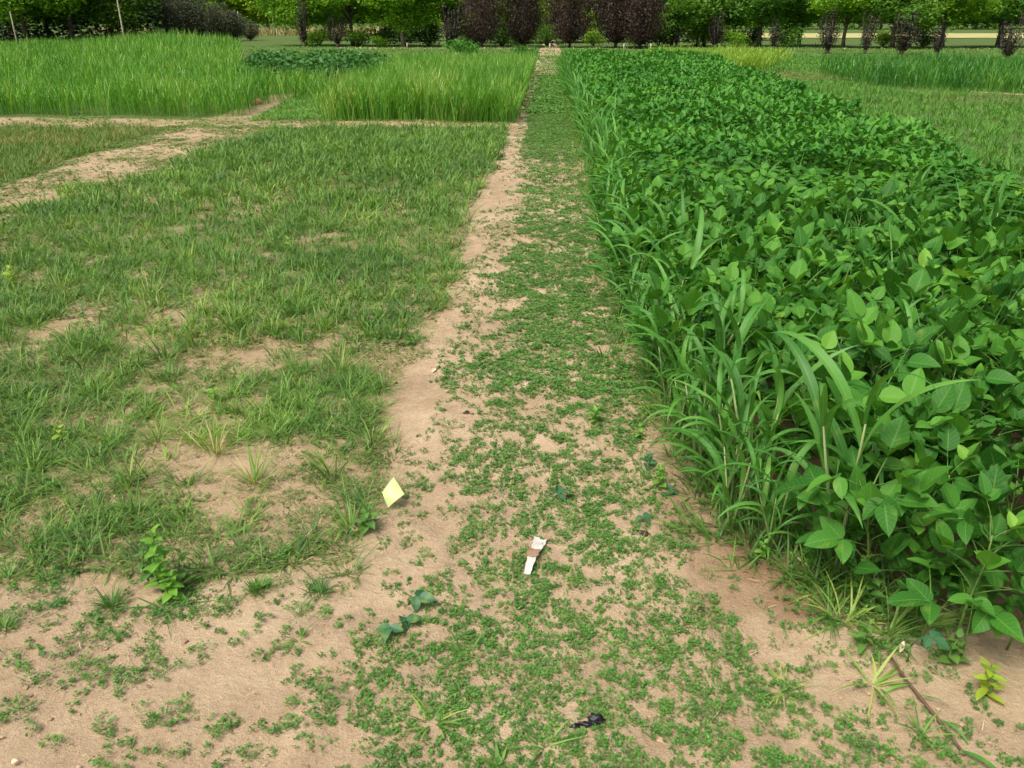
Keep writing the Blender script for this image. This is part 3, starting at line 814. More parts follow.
for i, (x, y) in enumerate(zip(px_, py_)):
    z = float(H(x, y)); rz = U(0, 6.28)
    s = (0.95 + 0.22 * float(fbm(x, y, 1.0, 161)) ) * U(0.92, 1.08)
    if y < 2.1: s *= 0.93
    if i < N_PARTS:
        j = int(rng.integers(0, 6))
        o = protos[j] if j not in used else copy_thing(protos[j])
        used.add(j)
        tag(o, specials.get(i, bean_label(x, y)), "bean plant", BEAN_GROUP)
    else:
        o = link("bean_plant", far_protos[int(rng.integers(0, 3))], None)
        tag(o, bean_label(x, y), "bean plant", BEAN_GROUP)
    o.location = (x, y, z); o.rotation_euler = (rng.normal(0, 0.06), rng.normal(0, 0.06), rz); o.scale = (s, s, s)

# the rest of the crop
acc = Acc()
n = 135000
y = 3 + 29.5 * U(0, 1, n) ** 1.4; x = U(0.6, 6, n)
k = crop_in(x, y) & fits(x, y, 1.02) & (np.hypot(x, y) > BEAN_Y - 0.1)
x, y = x[k], y[k]; n = len(x)
hz = 0.38 + 0.36 * fbm(x, y, 0.8, 171, 3)
z = hz * (1 - U(0, 1, n) ** 2.2 * 0.65) 
edge = sstep(0, 0.25, x - edge_x(y)); z = z * (0.55 + 0.45 * edge)
sc = 0.95 + np.maximum(0, y - 10) / 45
acc.add(*leaves(np.stack([x, y, H(x, y) + z], 1), U(0, 6.28, n), U(-0.5, 1.1, n), U(0.075, 0.105, n) * sc, U(0.042, 0.062, n) * sc, rng.normal(0, 0.4, n), 0.3, np.clip(0.6 * fbm(x, y, 0.7, 173) + U(-.1, 0.5, n), 0, 1), fine=True))
tag(link("bean_crop", acc.mesh("bean_crop"), M["beanfar"]), "dense green bean foliage filling the far part of the crop", kind="stuff")

# dark bean strip among the tall grass, left
acc = Acc()
n = 16000
y = U(21.5, 29, n); x = U(-14, -3, n)
k = (x > along(236 - (y - 21.5) * 0, y, 60)) & (x < along(395 - (y - 21.5) * 4, y, 60) + 0.5 * (fbm(x, y, .8, 187) - .5)) ; x, y = x[k], y[k]; n = len(x)
z = (0.50 + 0.35 * fbm(x, y, 0.9, 181)) * sstep(-.1, .9, x - along(236, y, 60)) ** .4 * (1 - U(0, 1, n) ** 2 * 0.6)
acc.add(*leaves(np.stack([x, y, z], 1), U(0, 6.28, n), U(-.4, .7, n), U(.09, .15, n), U(.06, .1, n), rng.normal(0, .4, n), .3, fine=True))
tag(link("bean_crop", acc.mesh("bean_crop"), M["darkbean"]), "dark green bean strip among the pale tall grass on the left", kind="stuff")

# ------------------------------------------------------------------ sorghum along the crop's edge
def strap(L, W, lean, bend, twist=0.0, nv=12, nu=1):
    """long arching leaf with a folded middle: starts at the origin, heads along +x"""
    v = np.linspace(0, 1, nv + 1)
    prof = np.interp(v, [0, 0.12, 0.35, 0.7, 0.9, 1], [0.45, 0.8, 1.0, 0.72, 0.3, 0.02])
    P = np.zeros(3); V = []; UVs = []
    for k in range(nv + 1):
        a = lean + bend * v[k] ** 1.4
        d = np.array([math.sin(a), 0, math.cos(a)]); nrm = np.array([-math.cos(a), 0, math.sin(a)])
        tw = twist * v[k]
        s = np.array([0, math.cos(tw), 0]) + nrm * math.sin(tw)
        w = W * prof[k] / 2
        for u in (-1, 0, 1):
            V.append(P + s * w * u + nrm * w * (0.35 * abs(u) + 0.12 * u * math.sin(v[k] * 9)))
            UVs.append((u, v[k]))
        P = P + d * L / nv
    i = (np.arange(nv)[:, None] * 3 + np.arange(2)[None]).ravel()
    F = np.stack([i, i + 1, i + 4, i + 3], 1)
    return np.array(V), F, np.array(UVs)

STRAP = []
for i in range(10):
    V, F, uv = strap(U(0.26, 0.46), U(0.014, 0.029), U(0.12, 0.6), U(0.9, 2.4), U(-0.9, 0.9))
    me = np_mesh("strap_leaf", V, F, np.full(len(F), U(0.1, 0.9)), uv); me.materials.append(M["reed"])
    STRAP.append(me)

def sorghum_proto(k):
    r = np.random.default_rng(500 + k)
    root = empty("sorghum_plant")
    ns = 2 if k % 2 else 1
    for sidx in range(ns):
        h = r.uniform(0.24, 0.44)
        off = np.array([r.uniform(-.03, .03), r.uniform(-.03, .03), 0]) * (ns > 1)
        tl = np.array([r.normal(0, .05), r.normal(0, .05), h])
        pts = [off + tl * t for t in np.linspace(0, 1, 4)]
        V, F = tube(pts, [0.006, 0.005, 0.004, 0.0025], 6)
        link("stem", np_mesh("stem", V, F, np.full(len(F), .5)), M["reedstem"], root)
        n = 8
        pa = r.uniform(0, 6.28)
        for i in range(n):
            t = 0.05 + 0.95 * i / (n - 1)
            lf = link("leaf", STRAP[r.integers(0, len(STRAP))], None, root)
            lf.location = off + tl * t
            s = r.uniform(0.8, 1.1) * (1 if t > .3 else .75)
            lf.scale = (s, s * 1.05, s)
            lf.rotation_euler = (0, r.normal(-0.05, 0.12) - (0.2 if t > .9 else 0), pa + i * math.pi + r.normal(0, 0.5))
    return root

SG = [sorghum_proto(k) for k in range(6)]
SPG = "sorghum plants along the left edge of the bean crop"
used = set()
pts = []
for yy in np.arange(2.1, 7.2, 0.085):
    for _ in range(2):
        pts.append((float(edge_x(yy)) + rng.gamma(1.6, 0.07) - 0.04, yy + U(-0.05, 0.05)))
for _ in range(22):
    yy = U(2.6, 7); pts.append((U(1.0, min(3.2, 0.6 * yy + 0.3)), yy))
first_front = True
for i, (x, y) in enumerate(pts):
    j = int(rng.integers(0, 6))
    o = SG[j] if j not in used else copy_thing(SG[j])
    used.add(j)
    s = U(0.8, 1.25) if x > edge_x(y) + .10 else U(0.7, 1.0)
    o.location = (x, y, float(H(x, y))); o.rotation_euler = (rng.normal(0, 0.07), rng.normal(-0.08, 0.08), U(0, 6.28)); o.scale = (s, s, s)
    inner = x > 1.05
    tag(o, "tall sorghum volunteer rising through the bean canopy" if inner else "strap-leaved sorghum plant edging the path, " + ("at the very front of the row" if y < 2.6 else "just behind the front clump" if y < 3.4 else "in the near half of the row" if y < 4.6 else "further up the row"), "sorghum plant", SPG)
# small single-mesh ones further along, then stuff
SMALLS = []
for k in range(4):
    r = np.random.default_rng(700 + k); a = Acc()
    V, F = tube([(0, 0, 0), (0, 0, 0.4)], [0.006, 0.003], 4); a.add(V, F, np.full(len(F), .5))
    for i in range(9):
        V, F, uv = strap(r.uniform(.25, .42), r.uniform(.016, .028), r.uniform(.1, .5), r.uniform(.8, 1.9), r.uniform(-.8, .8), 6)
        V = V @ rotm(r.uniform(0, 6.28), 0, 0).T + np.array([r.normal(0, .02), r.normal(0, .02), 0.06 + 0.36 * i / 8])
        a.add(V, F, np.full(len(F), r.uniform(0.1, .9)), uv)
    me = a.mesh("sorghum_plant"); me.materials.append(M["reed"]); SMALLS.append(me)
for yy in np.arange(7.2, 18, 0.11):
    x = 0.50 + rng.gamma(1.5, 0.10) - 0.05; y = yy + U(-.04, .04)
    o = link("sorghum_plant", SMALLS[int(rng.integers(0, 4))], None)
    s = U(0.8, 1.2); o.location = (x, y, float(H(x, y))); o.rotation_euler = (0, 0, U(0, 6.28)); o.scale = (s, s, s)
    tag(o, "small-looking sorghum plant in the " + ("middle" if y < 11 else "far" if y < 15 else "farthest") + " stretch of the path-side row", "sorghum plant", SPG)
acc = Acc()
n = 1400
y = 18 + 14.5 * U(0, 1, n); x = 0.5 + rng.gamma(1.2, 0.22, n)
tufts(x, y, 4, (0.45, 0.75), (0.03, 0.05), acc, 0.06, (0.0, .4), (.3, 1.3), 3)
n = 4500
y = 6.5 + 26 * U(0, 1, n); x = U(0.7, 5.5, n); k = crop_in(x, y) & (U(0, 1, n) < 0.15 + 0.85 * sstep(.45, .6, fbm(x, y, 1.6, 201)) * sstep(6, 12, y)); x, y = x[k], y[k]
tufts(x, y, 5, (0.45, 0.72), (0.014, 0.024), acc, 0.05, (0.0, .4), (.3, 1.4), 4)
tag(link("sorghum_blades", acc.mesh("sorghum_blades"), M["reed"]), "loose sorghum blades standing among the far beans", kind="stuff")

# ------------------------------------------------------------------ surveyed places
def ground_at(px, py):
    x, y = gp(px, py)
    return x, y, float(H(x, y))

# ------------------------------------------------------------------ trees
def crown_faces(r, blobs, per, L, W, shell=0.55, up=0.0):
    """leaf faces spread through a few overlapping clumps, thicker towards their outsides"""
    P = []; C = []
    for (c, rad) in blobs:
        n = int(per * (rad[0] * rad[1] * rad[2]) ** (2 / 3))
        d = r.normal(0, 1, (n, 3)); d /= np.linalg.norm(d, axis=1)[:, None]
        q = r.uniform(shell ** 3, 1, n) ** (1 / 3)
        # ragged outline: bumps depending on direction
        bump = 1 + 0.22 * np.sin(d[:, 0] * 7 + c[0] * 3) * np.cos(d[:, 2] * 6 + c[1]) + 0.12 * r.normal(0, 1, n)
        P.append(np.array(c) + d * q[:, None] * bump[:, None] * np.array(rad)); C.append(np.full(n, r.uniform(-0.15, 0.15)))
    P = np.concatenate(P); C = np.concatenate(C); n = len(P)
    return leaves(P, r.uniform(0, 6.28, n), r.uniform(-.7, .6, n) + up, r.uniform(*L, n), r.uniform(*W, n), r.normal(0, .6, n), .3,
                  np.clip(r.uniform(0.05, 0.95, n) * 0.7 + 0.15 + C, 0, 1), fine=False)

def round_tree(seed, trunk_h, crown_r, crown_h, per, leafm, bark, L=(0.15, 0.30), W=(0.11, 0.21), nb=15, name="leafy_tree"):
    r = np.random.default_rng(seed)
    root = empty(name)
    a = Acc()
    top = np.array([r.normal(0, .2), r.normal(0, .2), trunk_h + crown_h * .6])
    pts = [top * t + np.array([math.sin(3 * t + seed) * .12, math.cos(4 * t) * .1, 0]) * (t > 0) for t in np.linspace(0, 1, 6)]
    V, F = tube(pts, np.linspace(.17, .05, 6), 8); a.add(V, F)
    blobs = []
    for i in range(nb):
        A = i * 2.4; q = math.sqrt((i + .5) / nb)
        z = trunk_h + crown_h * (0.12 + 0.8 * r.uniform(0, 1) * (1.15 - q * .6))
        c = (math.cos(A) * q * crown_r * .78, math.sin(A) * q * crown_r * .78, z)
        rr = crown_r * r.uniform(.28, .45)
        blobs.append((c, (rr, rr, rr * r.uniform(.6, .85))))
        t = r.uniform(.25, .6); s = np.array([np.interp(t, np.linspace(0, 1, 6), np.array(pts)[:, k]) for k in range(3)])
        m = (s + np.array(c)) / 2 + np.array([0, 0, .15 * crown_r])
        V, F = tube([s, m, np.array(c)], [.06, .04, .015], 5); a.add(V, F)
    link("trunk", a.mesh("trunk"), bark, root)
    b = Acc(); b.add(*crown_faces(r, blobs, per, L, W))
    link("crown", b.mesh("crown"), leafm, root)
    return root

def upright_tree(seed, h, wid, per, leafm, bark, name, base=0.35, nst=16, L=(.08, .16), W=(.05, .09), spread=1.5, rag=.85):
    """many upright branches fanning from a short trunk, small leaves all along them"""
    r = np.random.default_rng(seed)
    root = empty(name)
    a = Acc(); b = Acc()
    V, F = tube([(0, 0, 0), (0, 0, base)], [.12, .09], 8); a.add(V, F)
    for i in range(nst):
        A = i * 2.4 + r.normal(0, .2); q = math.sqrt((i + .5) / nst)
        hh = h * (1.0 - 0.28 * q * q) * r.uniform(rag, 1.08)
        R_ = wid / 2 * q
        pts = []
        for t in np.linspace(0, 1, 6):
            s_ = math.sin(min(1, t * spread) * math.pi / 2)
            pts.append((math.cos(A) * R_ * s_, math.sin(A) * R_ * s_, base * .7 + (hh - base * .7) * t))
        V, F = tube(pts, np.linspace(.035, .008, 6), 4); a.add(V, F)
        n = int(per * hh / h)
        t = r.uniform(0.08, 1, n); pp = np.array(pts)
        P = np.stack([np.interp(t, np.linspace(0, 1, 6), pp[:, k]) for k in range(3)], 1)
        P += r.normal(0, 1, (n, 3)) * (wid * .075 * (0.5 + np.sin(t * 3.0)))[:, None]
        P[:, 2] = np.maximum(P[:, 2], .12)
        b.add(*leaves(P, r.uniform(0, 6.28, n), r.uniform(0, 1.2, n), r.uniform(*L, n), r.uniform(*W, n), r.normal(0, .5, n), .3))
    link("trunk", a.mesh("trunk"), bark, root)
    link("crown", b.mesh("crown"), leafm, root)
    return root

_proto_used = {}
def plant_tree(proto, px, depth, s, label, cat="tree", group=None, sz=None, x=None):
    o = proto if proto.name not in _proto_used else copy_thing(proto)
    _proto_used[proto.name] = 1
    xx = along(px, depth) if x is None else x
    o.location = (xx, depth, 0); o.rotation_euler = (0, 0, U(0, 6.28))
    o.scale = (s, s, s if sz is None else sz)
    return tag(o, label, cat, group)

PT = [upright_tree(900 + k, 5.2, 3.1, 1100, M["purple"], M["darkbark"], "purple_leaf_tree", spread=2.6, nst=20) for k in range(2)]
PG = "purple-leaved trees in the row across the end of the path"
plant_tree(PT[0], 482, 59, 0.78, "slim purple-leaved tree, second of the purple ones from the left", group=PG, sz=1.0)
plant_tree(PT[1], 522, 60, 0.90, "purple-leaved tree just left of the end of the path", group=PG)
plant_tree(PT[0], 570, 59.5, .92, "purple-leaved tree just right of the end of the path", group=PG)
plant_tree(PT[1], 616, 59, .98, "broad purple-leaved tree merging with its right-hand neighbour", group=PG)
plant_tree(PT[0], 641, 57.5, 0.80, "purple-leaved tree at the right end of the row of purple ones", group=PG)

DS = [upright_tree(930 + k, 2.2, 1.15, 170, M["dusky"], M["bark"], "dark_young_tree", base=.2, nst=11, L=(.07, .14), W=(.04, .08), spread=1.1, rag=.5) for k in range(3)]
DG_ = "dark multi-stemmed young trees along the headland"
for i, (px, py, s, sz, lab) in enumerate((
        (303, 46, .9, 1.5, "narrow near-black young tree at the left end of the headland row"),
        (337, 46.5, 1.25, 1.1, "dark rounded young tree, second from the left in the headland row"),
        (452, 48, 1.5, 1.35, "dark purplish bushy young tree left of the purple-leaved trees"),
        (677, 48, .85, 1.2, "narrow dark young tree below the leafy crowns right of the purple trees"),
        (716, 48, 1.05, 1.15, "dark young tree at the right end of the lime grass strip"),
        (775, 49, .7, .9, "thin faint dark young tree under the leafy crowns"),
        (830, 54, 1.1, 1.05, "black-looking vase-shaped young tree behind the deep green grass plot"),
        (868, 54, .8, 1.1, "slender dark young tree leaning right, behind the deep green grass plot"),
        (905, 55, 1.3, 1.05, "widest dark young tree with pale bare stems behind the deep green plot"),
        (941, 55, .7, .75, "smallest dark young tree in front of the hay field"),
        (1012, 61, .95, .95, "dark young tree at the right edge of the headland"))):
    x, y = gp(px, py)
    if y > 60: y = 60 + (y - 60) * .2
    plant_tree(DS[i % 3], px, y, s, lab, "young tree", DG_, sz=sz)

GT = [round_tree(950 + k, 1.35, 3.4, 5.3, 680, M["treeleaf"], M["palebark"] if k == 0 else M["bark"]) for k in range(3)]
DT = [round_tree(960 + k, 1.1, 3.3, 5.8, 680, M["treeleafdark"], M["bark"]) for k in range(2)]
LT = [round_tree(970 + k, 0.9, 3.4, 6.0, 620, M["treelime"], M["bark"], L=(.2, .34), W=(.14, .24), name="lime_tree") for k in range(2)]
GG = "green leafy trees in the row behind the headland"
spec = [
    (GT[0], 403, 60.5, .95, "green leafy tree with a pale trunk standing clear below its crown"),
    (GT[1], 352, 62, .98, "green leafy tree behind the dark rounded young tree at the left"),
    (GT[2], 305, 64, .95, "green leafy tree at the left end of the row behind the headland"),
    (GT[1], 448, 63, .95, "green leafy tree just left of the purple-leaved trees"),
    (DT[0], 672, 61, .9, "dark green leafy tree just right of the purple-leaved trees"),
    (GT[2], 705, 63, .85, "mid green leafy tree above the dark young tree by the lime grass"),
    (DT[1], 760, 62, .95, "dark green spreading tree left of the vase-shaped young tree"),
    (GT[0], 800, 65, .9, "green leafy tree second to the left of the deep green plot"),
    (GT[1], 845, 60, .8, "green leafy tree above the vase-shaped dark young tree"),
    (DT[0], 895, 59, .95, "dark green leafy tree above the widest dark young tree"),
    (GT[2], 945, 60, .85, "green leafy tree in front of the pale hay field"),
    (DT[1], 1000, 62, .98, "dark green leafy tree at the right end of the row"),
    (GT[0], 1050, 60, .9, "green leafy tree cut by the right edge of the view"),
]
for a_ in spec: plant_tree(*a_, group=GG)
LG = "lime green trees behind the tree row"
for px, d, s, lab in ((505, 72, .9, "lime green tree glimpsed between the two left purple-leaved trees"),
                      (546, 73, .95, "lime green tree glimpsed right above the end of the path"),
                      (592, 76, .95, "lime green tree between the two middle purple-leaved trees"),
                      (655, 78, 1.0, "lime green tree right of the last purple-leaved tree"),
                      (735, 84, 1.0, "lime green tree glimpsed between the dark crowns right of centre"),
                      (400, 80, 1.0, "lime green tree behind the pale-trunked tree"),
                      (330, 82, 1.0, "lime green tree behind the left end of the row"),
                      (228, 118, 1.4, "bright lime tree far behind the grey hedge shrubs"),
                      (268, 116, 1.4, "bright lime tree above the white posts"),
                      (880, 205, 1.8, "pale lime tree beyond the hay field, right of the vase-shaped tree"),
                      (975, 208, 1.8, "pale lime tree beyond the hay field near the right edge"),
                      (820, 207, 1.8, "pale lime tree beyond the hay field's left part")):
    plant_tree(LT[int(px) % 2], px, d, s, lab, group=LG)

def bush(seed, leafm, name, w=1.2, h=1.3, per=900, L=(.1, .18), W=(.07, .12)):
    r = np.random.default_rng(seed); root = empty(name); a = Acc(); b = Acc(); blobs = []
    for i in range(8):
        A = i * 2.4; q = math.sqrt((i + .5) / 8)
        c = np.array([math.cos(A) * q * w * .6, math.sin(A) * q * w * .6, h * r.uniform(.3, .8)])
        V, F = tube([(0, 0, 0), c * np.array([.6, .6, .5]), c], [.03, .02, .008], 4); a.add(V, F)
        rr = w * r.uniform(.3, .45); blobs.append((tuple(c), (rr, rr, rr * .9 * h / w)))
    link("stem", a.mesh("stem"), M["bark"], root)
    b.add(*crown_faces(r, blobs, per, L, W, .4))
    P = np.concatenate(b.V); P[:, 2] = np.maximum(P[:, 2], 0.03); b.V = [P]
    link("foliage", b.mesh("foliage"), leafm, root)
    return root
BU = [bush(1000, M["treeleaf"], "green_shrub"), bush(1001, M["treeleafdark"], "green_shrub"), bush(1002, M["treelime"], "green_shrub")]
for i, (px, d, s, k, lab) in enumerate((
        (358, 61, 1.0, 0, "green bushy shrub between the dark young trees at the left"),
        (383, 63, 1.2, 1, "dark green shrub left of the pale tree trunk"),
        (428, 63, 1.3, 1, "dark green shrub right of the pale tree trunk"),
        (378, 59.5, .6, 0, "low green shrub on the bare strip left of the pale trunk"),
        (318, 62, 1.0, 0, "green shrub between the two dark young trees at the left end"),
        (502, 63, 1.2, 1, "dark green shrub between the first two purple-leaved trees"),
        (547, 64, 1.3, 1, "dark green shrub closing the view at the end of the path"),
        (594, 64, .9, 2, "yellowish green shrub between the middle purple-leaved trees"),
        (660, 62, 1.1, 0, "green shrub right of the last purple-leaved tree"),
        (697, 62, 1.2, 2, "yellow-green shrub between two narrow dark young trees"),
        (735, 60, .9, 0, "small green shrub right of the dark young tree by the lime grass"),
        (752, 64, 1.1, 1, "dull green shrub with see-through branches right of centre"),
        (790, 61, 1.2, 1, "dark green shrub left of the vase-shaped young tree"),
        (925, 62, 1.0, 1, "dark green shrub right of the widest dark young tree"),
        (885, 63, .9, 0, "green shrub left of the widest dark young tree"),
        (640, 63, 1.3, 1, "dark green shrub behind the last purple-leaved tree"),
        (470, 64, 1.3, 1, "dark green shrub behind the dark purplish bushy tree"),
        (405, 66, 1.3, 1, "dark green shrub right behind the pale trunk"),
        (525, 65, 1.2, 1, "dark green shrub behind the purple-leaved tree left of the path's end"),
        (715, 64, 1.1, 0, "green shrub behind the dark young tree by the lime grass"))):
    plant_tree(BU[k], px, d, s, lab, "shrub", "shrubs under the tree row")
GS = [upright_tree(1010 + k, 2.9, 2.1, 520, M["greyleaf"], M["bark"], "grey_shrub", base=.15, nst=14) for k in range(2)]
for px, d, s, sz, k, lab in ((170, 74, 1.35, 1.35, 1, "grey-green hedge shrub, tallest, beside the dark wood"),
                      (188, 76, 1.2, 1.25, 1, "grey hedge shrub second from the dark wood"),
                      (205, 76, 1.25, 1.15, 0, "dusky hedge shrub, third from the dark wood"),
                      (222, 78, 1.25, 1.05, 1, "grey hedge shrub, last of the tight group"),
                      (236, 79, .9, .85, 0, "dusky low hedge shrub at the right end of the group"),
                      (250, 82, .8, .6, 1, "small grey shrub standing apart in front of the pale strip")):
    plant_tree(GS[k], px, d, s, lab, "shrub", "grey hedge shrubs at the left", sz=sz)

# dark wood on the left
WG = "trees of the dark wood at the left"
wl = ("at its left end", "with low green boughs near the left edge", "behind the leaning pale trunk", "just right of the leaning pale trunk", "beside the grey hedge shrubs")
for i, (px, d) in enumerate(((-25, 68), (28, 66), (72, 67), (112, 70), (160, 78), (50, 76), (135, 82))):
    plant_tree((GT[1], GT[2], GT[1], DT[0], DT[1], DT[0], DT[1])[i], px, d, 1.25, "leafy tree of the dark wood " + (wl + ("in its second rank left", "in its second rank right"))[i], group=WG)
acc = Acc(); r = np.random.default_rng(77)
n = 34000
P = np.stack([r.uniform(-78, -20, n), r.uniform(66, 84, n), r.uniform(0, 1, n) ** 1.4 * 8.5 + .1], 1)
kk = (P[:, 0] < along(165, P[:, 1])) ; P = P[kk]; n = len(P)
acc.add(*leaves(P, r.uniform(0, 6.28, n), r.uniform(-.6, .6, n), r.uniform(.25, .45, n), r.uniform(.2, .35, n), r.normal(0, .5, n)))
tag(link("wood_undergrowth", acc.mesh("wood_undergrowth"), M["shadeleaf"]), "deep shady undergrowth inside the dark wood at the left", kind="stuff")
# leaning bare trunks before the wood
for (p0, p1, d, rad, lab) in (((124, 37), (116, -6), 62, .06, "bare pale trunk leaning left before the dark wood"),
                              ((16, 38), (10, 12), 60, .05, "faint grey post standing before the wood at the left edge")):
    x0 = along(p0[0], d, p0[1]); x1 = along(p1[0], d, p1[1])
    hh = CAM_H + (22 - p1[1]) / FPX * d * 0.93
    V, F = tube([(x0 + (x0 - x1) * .9, d, -.1), (x0, d, CAM_H - (p0[1] - 22) / FPX * d), (x1, d, hh)], [rad * 1.2, rad, rad * .7], 8)
    tag(link("bare_trunk", np_mesh("bare_trunk", V, F, np.zeros(len(F))), M["palebark"]), lab, "bare trunk")
M["white"] = plain_mat("weathered_white", (0.50, 0.49, 0.44), (0.72, 0.71, 0.66), 30, 0.6, 0.1)
def post(name, x, y, h, rad, lab, cat, group):
    V, F = tube([(0, 0, -.05), (0, 0, h * .97), (0, 0, h)], [rad, rad, rad * .55], 8)
    o = link(name, np_mesh(name, V, F, np.zeros(len(F))), M["white"]); o.location = (x, y, 0)
    return tag(o, lab, cat, group)
post("white_post", along(240.5, 100), 100, 2.7, .06, "tall white post, left one, against the lime trees", "post", "white posts at the left")
post("white_post", along(274.5, 102), 102, 2.9, .06, "tall white post, right one, above the pale strip", "post", "white posts at the left")
for px, d, lab in ((406.5, 58.3, "small white marker stake at the foot of the pale trunk"),
              (550, 57.5, "small white marker stake straight beyond the end of the path"),
              (624.5, 56.3, "small white marker stake before the broad purple-leaved tree"),
              (651.5, 56.3, "small white marker stake right of the last purple-leaved tree")):
    post("marker_stake", along(px, d), d, .33, .035, lab, "stake", "white marker stakes by the tree row")

# far woodland closing the view
acc = Acc(); r = np.random.default_rng(78)
n = 50000
P = np.stack([r.uniform(-230, 250, n), np.where(r.uniform(0, 1, n) < .6, r.uniform(212, 226, n), r.uniform(226, 250, n)), r.uniform(0, 1, n) ** .8 * 17], 1)
P[:, 2] *= 0.7 + 0.5 * fbm(P[:, 0], P[:, 1], 14, 191, 3)
s = r.uniform(.9, 1.7, n)
acc.add(*leaves(P, r.uniform(0, 6.28, n), r.uniform(-.6, .8, n), s, s * .8, r.normal(0, .5, n), .3, np.clip(r.uniform(0, .7, n) + .5 * (fbm(P[:, 0], P[:, 1], 9, 193) - .3), 0, 1)))
tag(link("far_wood", acc.mesh("far_wood"), M["treeleaf"]), "distant green wood closing the view behind the fields", kind="stuff")
# dry tall grass before the white posts
acc = Acc()
n = 5000; x = U(-60, -22, n); y = U(112, 117, n)
acc.add(*blades(np.stack([x, y, 0 * x], 1), U(0, 6.28, n), U(.7, 1.2, n), U(.1, .2, n), U(0, .3, n), U(.1, .5, n), 2))
n = 1500
x = np.where(U(0, 1, n) < .5, U(-14, -1, n), U(1, 40, n)); y = 57.2 + U(-.5, .5, n)
acc.add(*blades(np.stack([x, y, 0 * x], 1), U(0, 6.28, n), U(.06, .15, n), U(.02, .05, n), U(.3, 1.2, n), U(.1, .5, n), 2))
tag(link("dry_grass", acc.mesh("dry_grass"), M["drygrass"]), "pale dry grass strips at the foot of the far trees", kind="stuff")

# ------------------------------------------------------------------ single weeds and finds in the foreground
def simple_leaf(L, W, droop=.15, fold=.2, mat=None, seed=0):
    V, F, uv = leaflet(L, W, droop, fold, .7, 3, 8)
    me = np_mesh("leaf", V, F, np.full(len(F), np.random.default_rng(seed).uniform(.2, .8)), uv)
    me.materials.append(mat); return me

def leafy_weed(px, py, h, nl, L, W, mat, label, name="leafy_weed", cat="weed", seed=0, group=None, lean=(0, 0)):
    r = np.random.default_rng(seed + 5)
    x, y, z = ground_at(px, py)
    root = empty(name, (x, y, z), r.uniform(0, 6.28)); tag(root, label, cat, group)
    pts = [np.array([lean[0] * t + .01 * math.sin(4 * t), lean[1] * t, h * t]) for t in np.linspace(0, 1, 5)]
    V, F = tube(pts, np.linspace(.0035, .0015, 5), 5)
    link("stem", np_mesh("stem", V, F, np.zeros(len(F))), M["stem"], root)
    ms = [simple_leaf(L, W, r.uniform(0, .35), r.uniform(.1, .4), mat, k) for k in range(3)]
    for i in range(nl):
        t = .15 + .85 * i / max(1, nl - 1)
        o = link("leaf", ms[i % 3], None, root)
        o.location = pts[0] * (1 - t) + pts[-1] * t
        s = r.uniform(.75, 1.1) * (1.1 - .5 * t)
        o.scale = (s, s, s)
        o.rotation_euler = (r.normal(0, .2), -r.uniform(0, .5) - .5 * (t > .9), i * 2.4)
    return root

leafy_weed(163, 592, .22, 26, .060, .038, M["bright"], "tall pale green leafy weed at the front edge of the fallow plot", seed=1)
leafy_weed(185, 585, .13, 12, .045, .028, M["cover"], "small leafy weed tucked behind the tall pale weed", seed=2)
leafy_weed(150, 582, .15, 20, .05, .03, M["cover"], "bushy green weed hugging the left of the tall pale weed", seed=81)
leafy_weed(172, 598, .09, 18, .05, .03, M["bright"], "low pale green weed at the foot of the tall pale weed", seed=82)
leafy_weed(368, 528, .09, 12, .06, .036, M["cover"], "dark leafy weed just below the yellow flag", seed=3)
leafy_weed(215, 400, .08, 9, .05, .035, M["bright"], "bright broadleaf weed among the grass in the middle of the fallow plot", seed=4)
leafy_weed(14, 285, .12, 10, .07, .05, M["yellowleaf"], "yellow weed at the left edge of the fallow plot", seed=5)
leafy_weed(290, 250, .10, 7, .06, .04, M["yellowleaf"], "yellow-green weed in the upper right of the fallow plot", seed=6)
leafy_weed(62, 440, .06, 8, .05, .03, M["yellowleaf"], "small lime weed among the grass at the left", seed=61)
leafy_weed(595, 425, .06, 9, .05, .036, M["bright"], "light green weed in the clover right of the path's centre", seed=7)
leafy_weed(640, 440, .06, 7, .04, .03, M["bright"], "small light green weed left of the bright pair near the crop", seed=8)
leafy_weed(660, 488, .07, 10, .04, .03, M["bright"], "brightest light green weed at the crop edge of the path", seed=9)
leafy_weed(648, 470, .05, 7, .04, .03, M["bluish"], "bluish weed touching the brightest weed near the crop", seed=10)
leafy_weed(670, 495, .03, 5, .045, .03, M["bluish"], "low bluish weed right of the brightest weed", seed=11)
leafy_weed(983, 702, .10, 14, .055, .024, M["yellowleaf"], "yellow-green narrow-leaved weed at the lower right corner of the crop", seed=12)
leafy_weed(760, 560, .07, 8, .035, .025, M["bright"], "bright small weed at the foot of the front sorghum", seed=13)
leafy_weed(855, 600, .17, 14, .045, .030, M["bright"], "leafy weed with small round leaves before the front beans", seed=14)
leafy_weed(860, 655, .10, 12, .05, .02, M["cover"], "straggling dark weed between the path and the front beans", seed=15)
leafy_weed(410, 345, .05, 9, .05, .03, M["cover"], "tight dark green weed clump at the edge of the fallow plot", seed=16)

